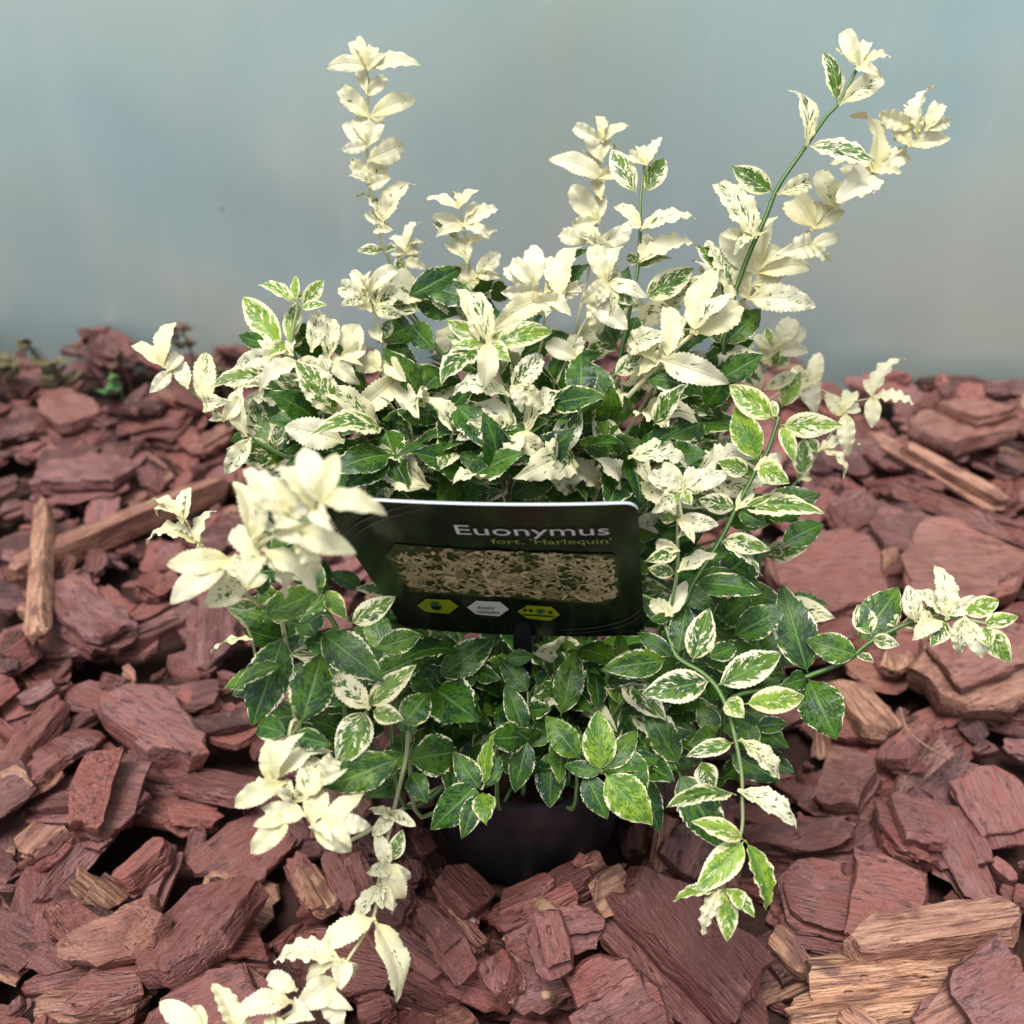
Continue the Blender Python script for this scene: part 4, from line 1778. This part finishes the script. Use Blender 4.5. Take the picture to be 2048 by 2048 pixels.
# card coordinates from the pixels of the photograph
def cc(px, py):
    x = y = 0.0
    for _ in range(8):
        a, b, _d = proj(card(x, y))
        ax, bx_, _d = proj(card(x + 0.01, y))
        ay, by_, _d = proj(card(x, y + 0.01))
        m = np.array([[ax - a, ay - a], [bx_ - b, by_ - b]]) / 0.01
        dx, dy = np.linalg.solve(m, [px - a, py - b])
        x += float(dx); y += float(dy)
    return x, y


a, b = cc(912, 1061), cc(1220, 1072)
text('title_text', 'Euonymus', a[0], b[0], (a[1] + b[1]) / 2, M_WHITE, 0.0, 0.74)
a, b = cc(982, 1080), cc(1224, 1089)
text('cultivar_text', "fort. 'Harlequin'", a[0], b[0], (a[1] + b[1]) / 2, M_OLIVE, 0.004, 0.85)
panel = [cc(*p) for p in ((790, 1086), (1225, 1106), (1232, 1112), (1241, 1188), (1210, 1207), (1000, 1193), (822, 1182), (771, 1108))]
flat('photo_print', dens(panel), label_photo_mat())
# the leaves in the printed picture: flat lancet shapes in rosettes
pr = random.Random(4)
PV, PF, PA = [], [], []
PXY = [proj(card(*p))[:2] for p in panel]


def in_panel(x, y):
    return all((PXY[(i + 1) % 8][0] - PXY[i][0]) * (y - PXY[i][1]) - (PXY[(i + 1) % 8][1] - PXY[i][1]) * (x - PXY[i][0]) > 1.5 * math.hypot(PXY[(i + 1) % 8][0] - PXY[i][0], PXY[(i + 1) % 8][1] - PXY[i][1]) for i in range(8))


for q in range(420):
    cx, cy = pr.uniform(775, 1240), pr.uniform(1090, 1205)
    size = pr.uniform(10, 34) * (0.7 + 0.5 * (cy - 1090) / 110)
    tone = pr.uniform(0.25, 1.0)
    for l in range(pr.choice((4, 5, 6, 7))):
        an = pr.uniform(0, 6.28)
        ll = size * pr.uniform(0.6, 1.1)
        ex, ey = math.cos(an) * ll, math.sin(an) * ll * 0.5
        nx, ny = -math.sin(an) * ll * 0.13, math.cos(an) * ll * 0.075
        pts = [(cx, cy), (cx + ex * 0.35 + nx, cy + ey * 0.35 + ny), (cx + ex * 0.7 + nx * 0.8, cy + ey * 0.7 + ny * 0.8), (cx + ex, cy + ey), (cx + ex * 0.7 - nx * 0.8, cy + ey * 0.7 - ny * 0.8), (cx + ex * 0.35 - nx, cy + ey * 0.35 - ny)]
        if not all(in_panel(*p) for p in pts):
            continue
        b = len(PV)
        tn = tone * pr.uniform(0.75, 1.0)
        PV += [card(*cc(*p), 0.0006 + len(PF) * 2e-7) - cen for p in pts]
        PF.append(tuple(range(b, b + 6)))
        PA += [(tn, 0, 0, 1)] * 6
k = NT('printed_cream_leaves')
kc = k.n('ShaderNodeSeparateColor', {0: k.n('ShaderNodeAttribute', attribute_name='kindcol').outputs['Color']})
pcol = k.mix(kc.outputs[0], (0.08, 0.075, 0.025), (0.62, 0.47, 0.28))
M_PLEAF = k.done(k.n('ShaderNodeBsdfPrincipled', {'Base Color': pcol, 'Roughness': 0.28, 'Specular IOR Level': 0.4}).outputs[0])
tag(link('photo_leaf_print', mesh('photo_leaf_print', PV, PF, [M_PLEAF], True, PA), card_o), kind='stuff')
for name, pts, m in (('icon_badge', ((834, 1210), (852, 1196), (900, 1198), (917, 1211), (898, 1226), (852, 1222)), M_LIME),
                     ('icon_badge', ((934, 1213), (952, 1200), (1000, 1202), (1018, 1217), (998, 1231), (952, 1227)), M_WHITE),
                     ('icon_badge', ((1035, 1221), (1055, 1209), (1104, 1212), (1120, 1228), (1100, 1240), (1054, 1235)), M_LIME)):
    flat(name, dens([cc(*p) for p in pts], 3), m)
a, b = cc(957, 1214), cc(991, 1216)
text('badge_text', 'EASY', a[0], b[0], (a[1] + b[1]) / 2, M_BLACK, 0.01, 1.0, 0.0009)
a, b = cc(955, 1222), cc(999, 1225)
text('badge_text', 'GREEN', a[0], b[0], (a[1] + b[1]) / 2, M_BLACK, 0.01, 1.0, 0.0009)


def disc(cx, cy, rx, ry, n=12):
    return [(cx + rx * math.cos(2 * math.pi * i / n), cy + ry * math.sin(2 * math.pi * i / n)) for i in range(n)]


for cx, cy, rx, ry in ((870, 1204, 9, 3.5),):
    flat('icon_mark', [cc(*p) for p in disc(cx, cy, rx, ry)], M_TEAL, 0.0009)
flat('icon_mark', [cc(*p) for p in ((861, 1208), (885, 1209), (879, 1217), (867, 1216))], M_BLACK, 0.0009)
for cx, rx, ry in ((1050, 4, 2.5), (1062, 4, 2.5), (1081, 8, 4.5), (1101, 5, 2.5)):
    flat('icon_mark', [cc(*p) for p in disc(cx, 1217 + (cx - 1050) * 0.09, rx, ry)], M_TEAL if rx == 8 else M_BLACK, 0.0009)
flat('icon_mark', [cc(*p) for p in ((1046, 1225), (1108, 1229), (1108, 1231), (1046, 1227))], M_BLACK, 0.0009)
# swooping lines at two corners
def swoosh(pts, wpx):
    P = smooth_path([Vector((x, y, 0)) for x, y in pts], 6)
    V, F = [], []
    for i, p in enumerate(P):
        t = i / (len(P) - 1)
        hw = wpx * (0.3 + 0.7 * math.sin(math.pi * min(1, t * 0.9 + 0.1)))
        for s in (-1, 1):
            V.append(card(*cc(p.x, p.y + s * hw), 0.0006) - cen)
    for i in range(len(P) - 1):
        F.append((2 * i, 2 * i + 2, 2 * i + 3, 2 * i + 1))
    link('swoosh_line', mesh('swoosh_line', V, F, [M_SWOOSH]), card_o)


swoosh(((692, 1066), (715, 1045), (760, 1025), (820, 1008)), 1.3)
swoosh(((700, 1078), (728, 1055), (775, 1034), (840, 1016)), 1.0)
swoosh(((1283, 1215), (1250, 1238), (1190, 1253), (1120, 1258)), 1.2)
swoosh(((1284, 1226), (1252, 1247), (1195, 1260), (1140, 1264)), 0.9)
# stake
top = at(1045, 1246, 0.444)
bot = Vector((lab_base.x, lab_base.y, SOIL_Z - 0.03))
bm = bmesh.new()
ax = (bot - top)
n = 12
rows = []
for i in range(n + 1):
    t = i / n
    p = top + ax * t
    wd = 0.0042 * (1 - 0.55 * max(0, t - 0.5) * 2) * (0.75 if t < 0.06 else 1)
    th = 0.0022
    s = EX
    f = ax.normalized().cross(s).normalized()
    rows.append([bm.verts.new(p + s * a * wd + f * b * th) for a, b in ((-1, -0.4), (-0.6, -1), (0.6, -1), (1, -0.4), (1, 0.6), (-1, 0.6))])
for a, b in zip(rows, rows[1:]):
    for q in range(6):
        bm.faces.new((a[q], a[(q + 1) % 6], b[(q + 1) % 6], b[q]))
bm.faces.new(rows[0]); bm.faces.new(rows[-1])
bmesh.ops.recalc_face_normals(bm, faces=bm.faces)
bmesh.ops.translate(bm, verts=bm.verts, vec=-lab_base)
me = bpy.data.meshes.new('stake'); bm.to_mesh(me); bm.free(); me.materials.append(M_POT)
link('stake', me, lab)

# ------------------------------------------------------------------ small things on the bed
def weed_mat(name, c1, c2):
    k = NT(name)
    co = k.n('ShaderNodeTexCoord').outputs['Object']
    f = k.noise(co, 90, 3)
    p = k.n('ShaderNodeBsdfPrincipled', {'Base Color': k.mix(f, c1, c2), 'Roughness': 0.5, 'Specular IOR Level': 0.3})
    return k.done(p.outputs[0])


M_W1 = weed_mat('reddish_weed', (0.16, 0.05, 0.045), (0.11, 0.09, 0.04))
M_W2 = weed_mat('olive_weed', (0.07, 0.10, 0.03), (0.16, 0.09, 0.05))
M_W3 = weed_mat('green_sprout', (0.05, 0.12, 0.03), (0.09, 0.18, 0.05))


def weed(px, py, base_py, mat, label, nleaf, spread, seed, cat='weed'):
    rg = random.Random(seed)
    b = on_level(px, base_py, 0.05)
    b.y = min(b.y, wall_y(b.x) - 0.015)
    b.z = ground_z(b.x, b.y) - 0.004
    d = (b - CO).dot(CF)
    t = at(px, py, d)
    top = Vector((t.x, b.y, max(t.z, b.z + 0.012)))
    root = link('weed', None, loc=b)
    tag(root, label, cat)
    V, F, UV = tube(smooth_path([b, b.lerp(top, 0.5) + Vector((0.003, 0, 0)), top], 4), [0.0011] * 9, 6)
    link('stem', mesh('stem', [v - b for v in V], F, [mat]), root)
    for i in range(nleaf):
        h = rg.uniform(0.55, 1.0)
        c = b.lerp(top, h)
        a = rg.uniform(0, 6.28)
        dr = Vector((math.cos(a), math.sin(a) * 0.7, rg.uniform(-0.1, 0.5))).normalized()
        Ls = 1.45 * spread * rg.uniform(0.6, 1.1)
        up = Vector((0, 0, 1)) - dr * dr.z
        sd = dr.cross(up).normalized()
        V, F = [c - c], []
        V = [Vector((0, 0, 0))]
        for q in range(10):
            aa = 2 * math.pi * q / 10
            V.append(dr * Ls * (0.55 - 0.5 * math.cos(aa)) + sd * Ls * 0.36 * math.sin(aa) + up * Ls * 0.12 * math.cos(2 * aa))
        F = [(0, 1 + q, 1 + (q + 1) % 10) for q in range(10)]
        V[0] = dr * Ls * 0.55 - up * Ls * 0.05
        link('leaf', mesh('leaf', V, F, [mat]), root, c - b)


weed(380, 612, 690, M_W1, 'tallest reddish weed with small round leaves at the foot of the wall', 16, 0.011, 1)
weed(78, 650, 715, M_W2, 'thin olive weed with a forked top by the wall', 10, 0.010, 2)
weed(245, 668, 700, M_W1, 'short reddish weed tuft between the olive one and the tallest one', 9, 0.009, 3)
weed(125, 695, 725, M_W2, 'low brown-green weed clump growing by the thin olive weed', 14, 0.012, 4)
weed(14, 680, 730, M_W2, 'low olive weed at the left end of the bed', 12, 0.013, 5)
weed(238, 722, 775, M_W3, 'single bright green seedling sprouting from the bark', 3, 0.014, 6, 'seedling')
weed(440, 690, 715, M_W2, 'faint olive weed tuft right of the tallest reddish weed', 10, 0.010, 7)


def pebble(px, py, r, mat, name, label, cat, sx=1.0, seed=0):
    p = on_level(px, py, 0.03)
    p.z = ground_z(p.x, p.y) + r * 0.3
    bm = bmesh.new()
    bmesh.ops.create_icosphere(bm, subdivisions=3, radius=r)
    for v in bm.verts:
        v.co *= 1 + 0.25 * mnoise.noise(v.co / r * 1.2 + Vector((seed, 0, 0)))
        v.co.x *= sx; v.co.z *= 0.7
    me = bpy.data.meshes.new(name); bm.to_mesh(me); bm.free(); me.materials.append(mat)
    me.polygons.foreach_set('use_smooth', [True] * len(me.polygons))
    o = link(name, me, loc=p)
    tag(o, label, cat)


M_PEB = simple_mat('pale_pebble', (0.38, 0.31, 0.29), 0.7, 0.3, 400, 0.2, 0.3)
M_TWIG = simple_mat('dry_twig', (0.34, 0.21, 0.13), 0.85, 0.2, 260, 0.6, 1.0)
M_GREY = simple_mat('grey_twig', (0.13, 0.095, 0.09), 0.8, 0.2, 500, 0.4, 0.6)
pebble(938, 1850, 0.0042, M_PEB, 'pebble', 'small whitish pebble in front of the pot', 'pebble', 0.9, 3)


def twig(pts, r0, r1, mat, label, name='twig', cat='twig', lift=0.004):
    P = []
    for x, y in pts:
        p = on_level(x, y, 0.03)
        p = on_level(x, y, ground_z(p.x, p.y) + lift)
        P.append(p)
    path = smooth_path(P, 6)
    n = len(path)
    V, F, UV = tube(path, [r0 + (r1 - r0) * i / (n - 1) for i in range(n)], 8)
    b = path[0]
    o = link(name, mesh(name, [v - b for v in V], F, [mat]), loc=b)
    tag(o, label, cat)


twig(((985, 1782), (1040, 1792), (1085, 1812), (1110, 1838)), 0.0030, 0.0036, M_TWIG, 'pale curved root piece lying against the front of the pot', lift=0.005)
twig(((905, 1960), (940, 1985), (968, 2010)), 0.0022, 0.0017, M_GREY, 'thin grey twig in front of the pot')
twig(((1090, 1990), (1122, 1998)), 0.0017, 0.0015, M_TWIG, 'tiny straw-coloured stub beside the biggest bark slab')
twig(((1800, 1415), (1815, 1460), (1850, 1490), (1900, 1520)), 0.0005, 0.0004, M_TWIG, 'hair-thin dry fibre trailing down from the tan wood block', 'fibre', 'fibre', 0.010)
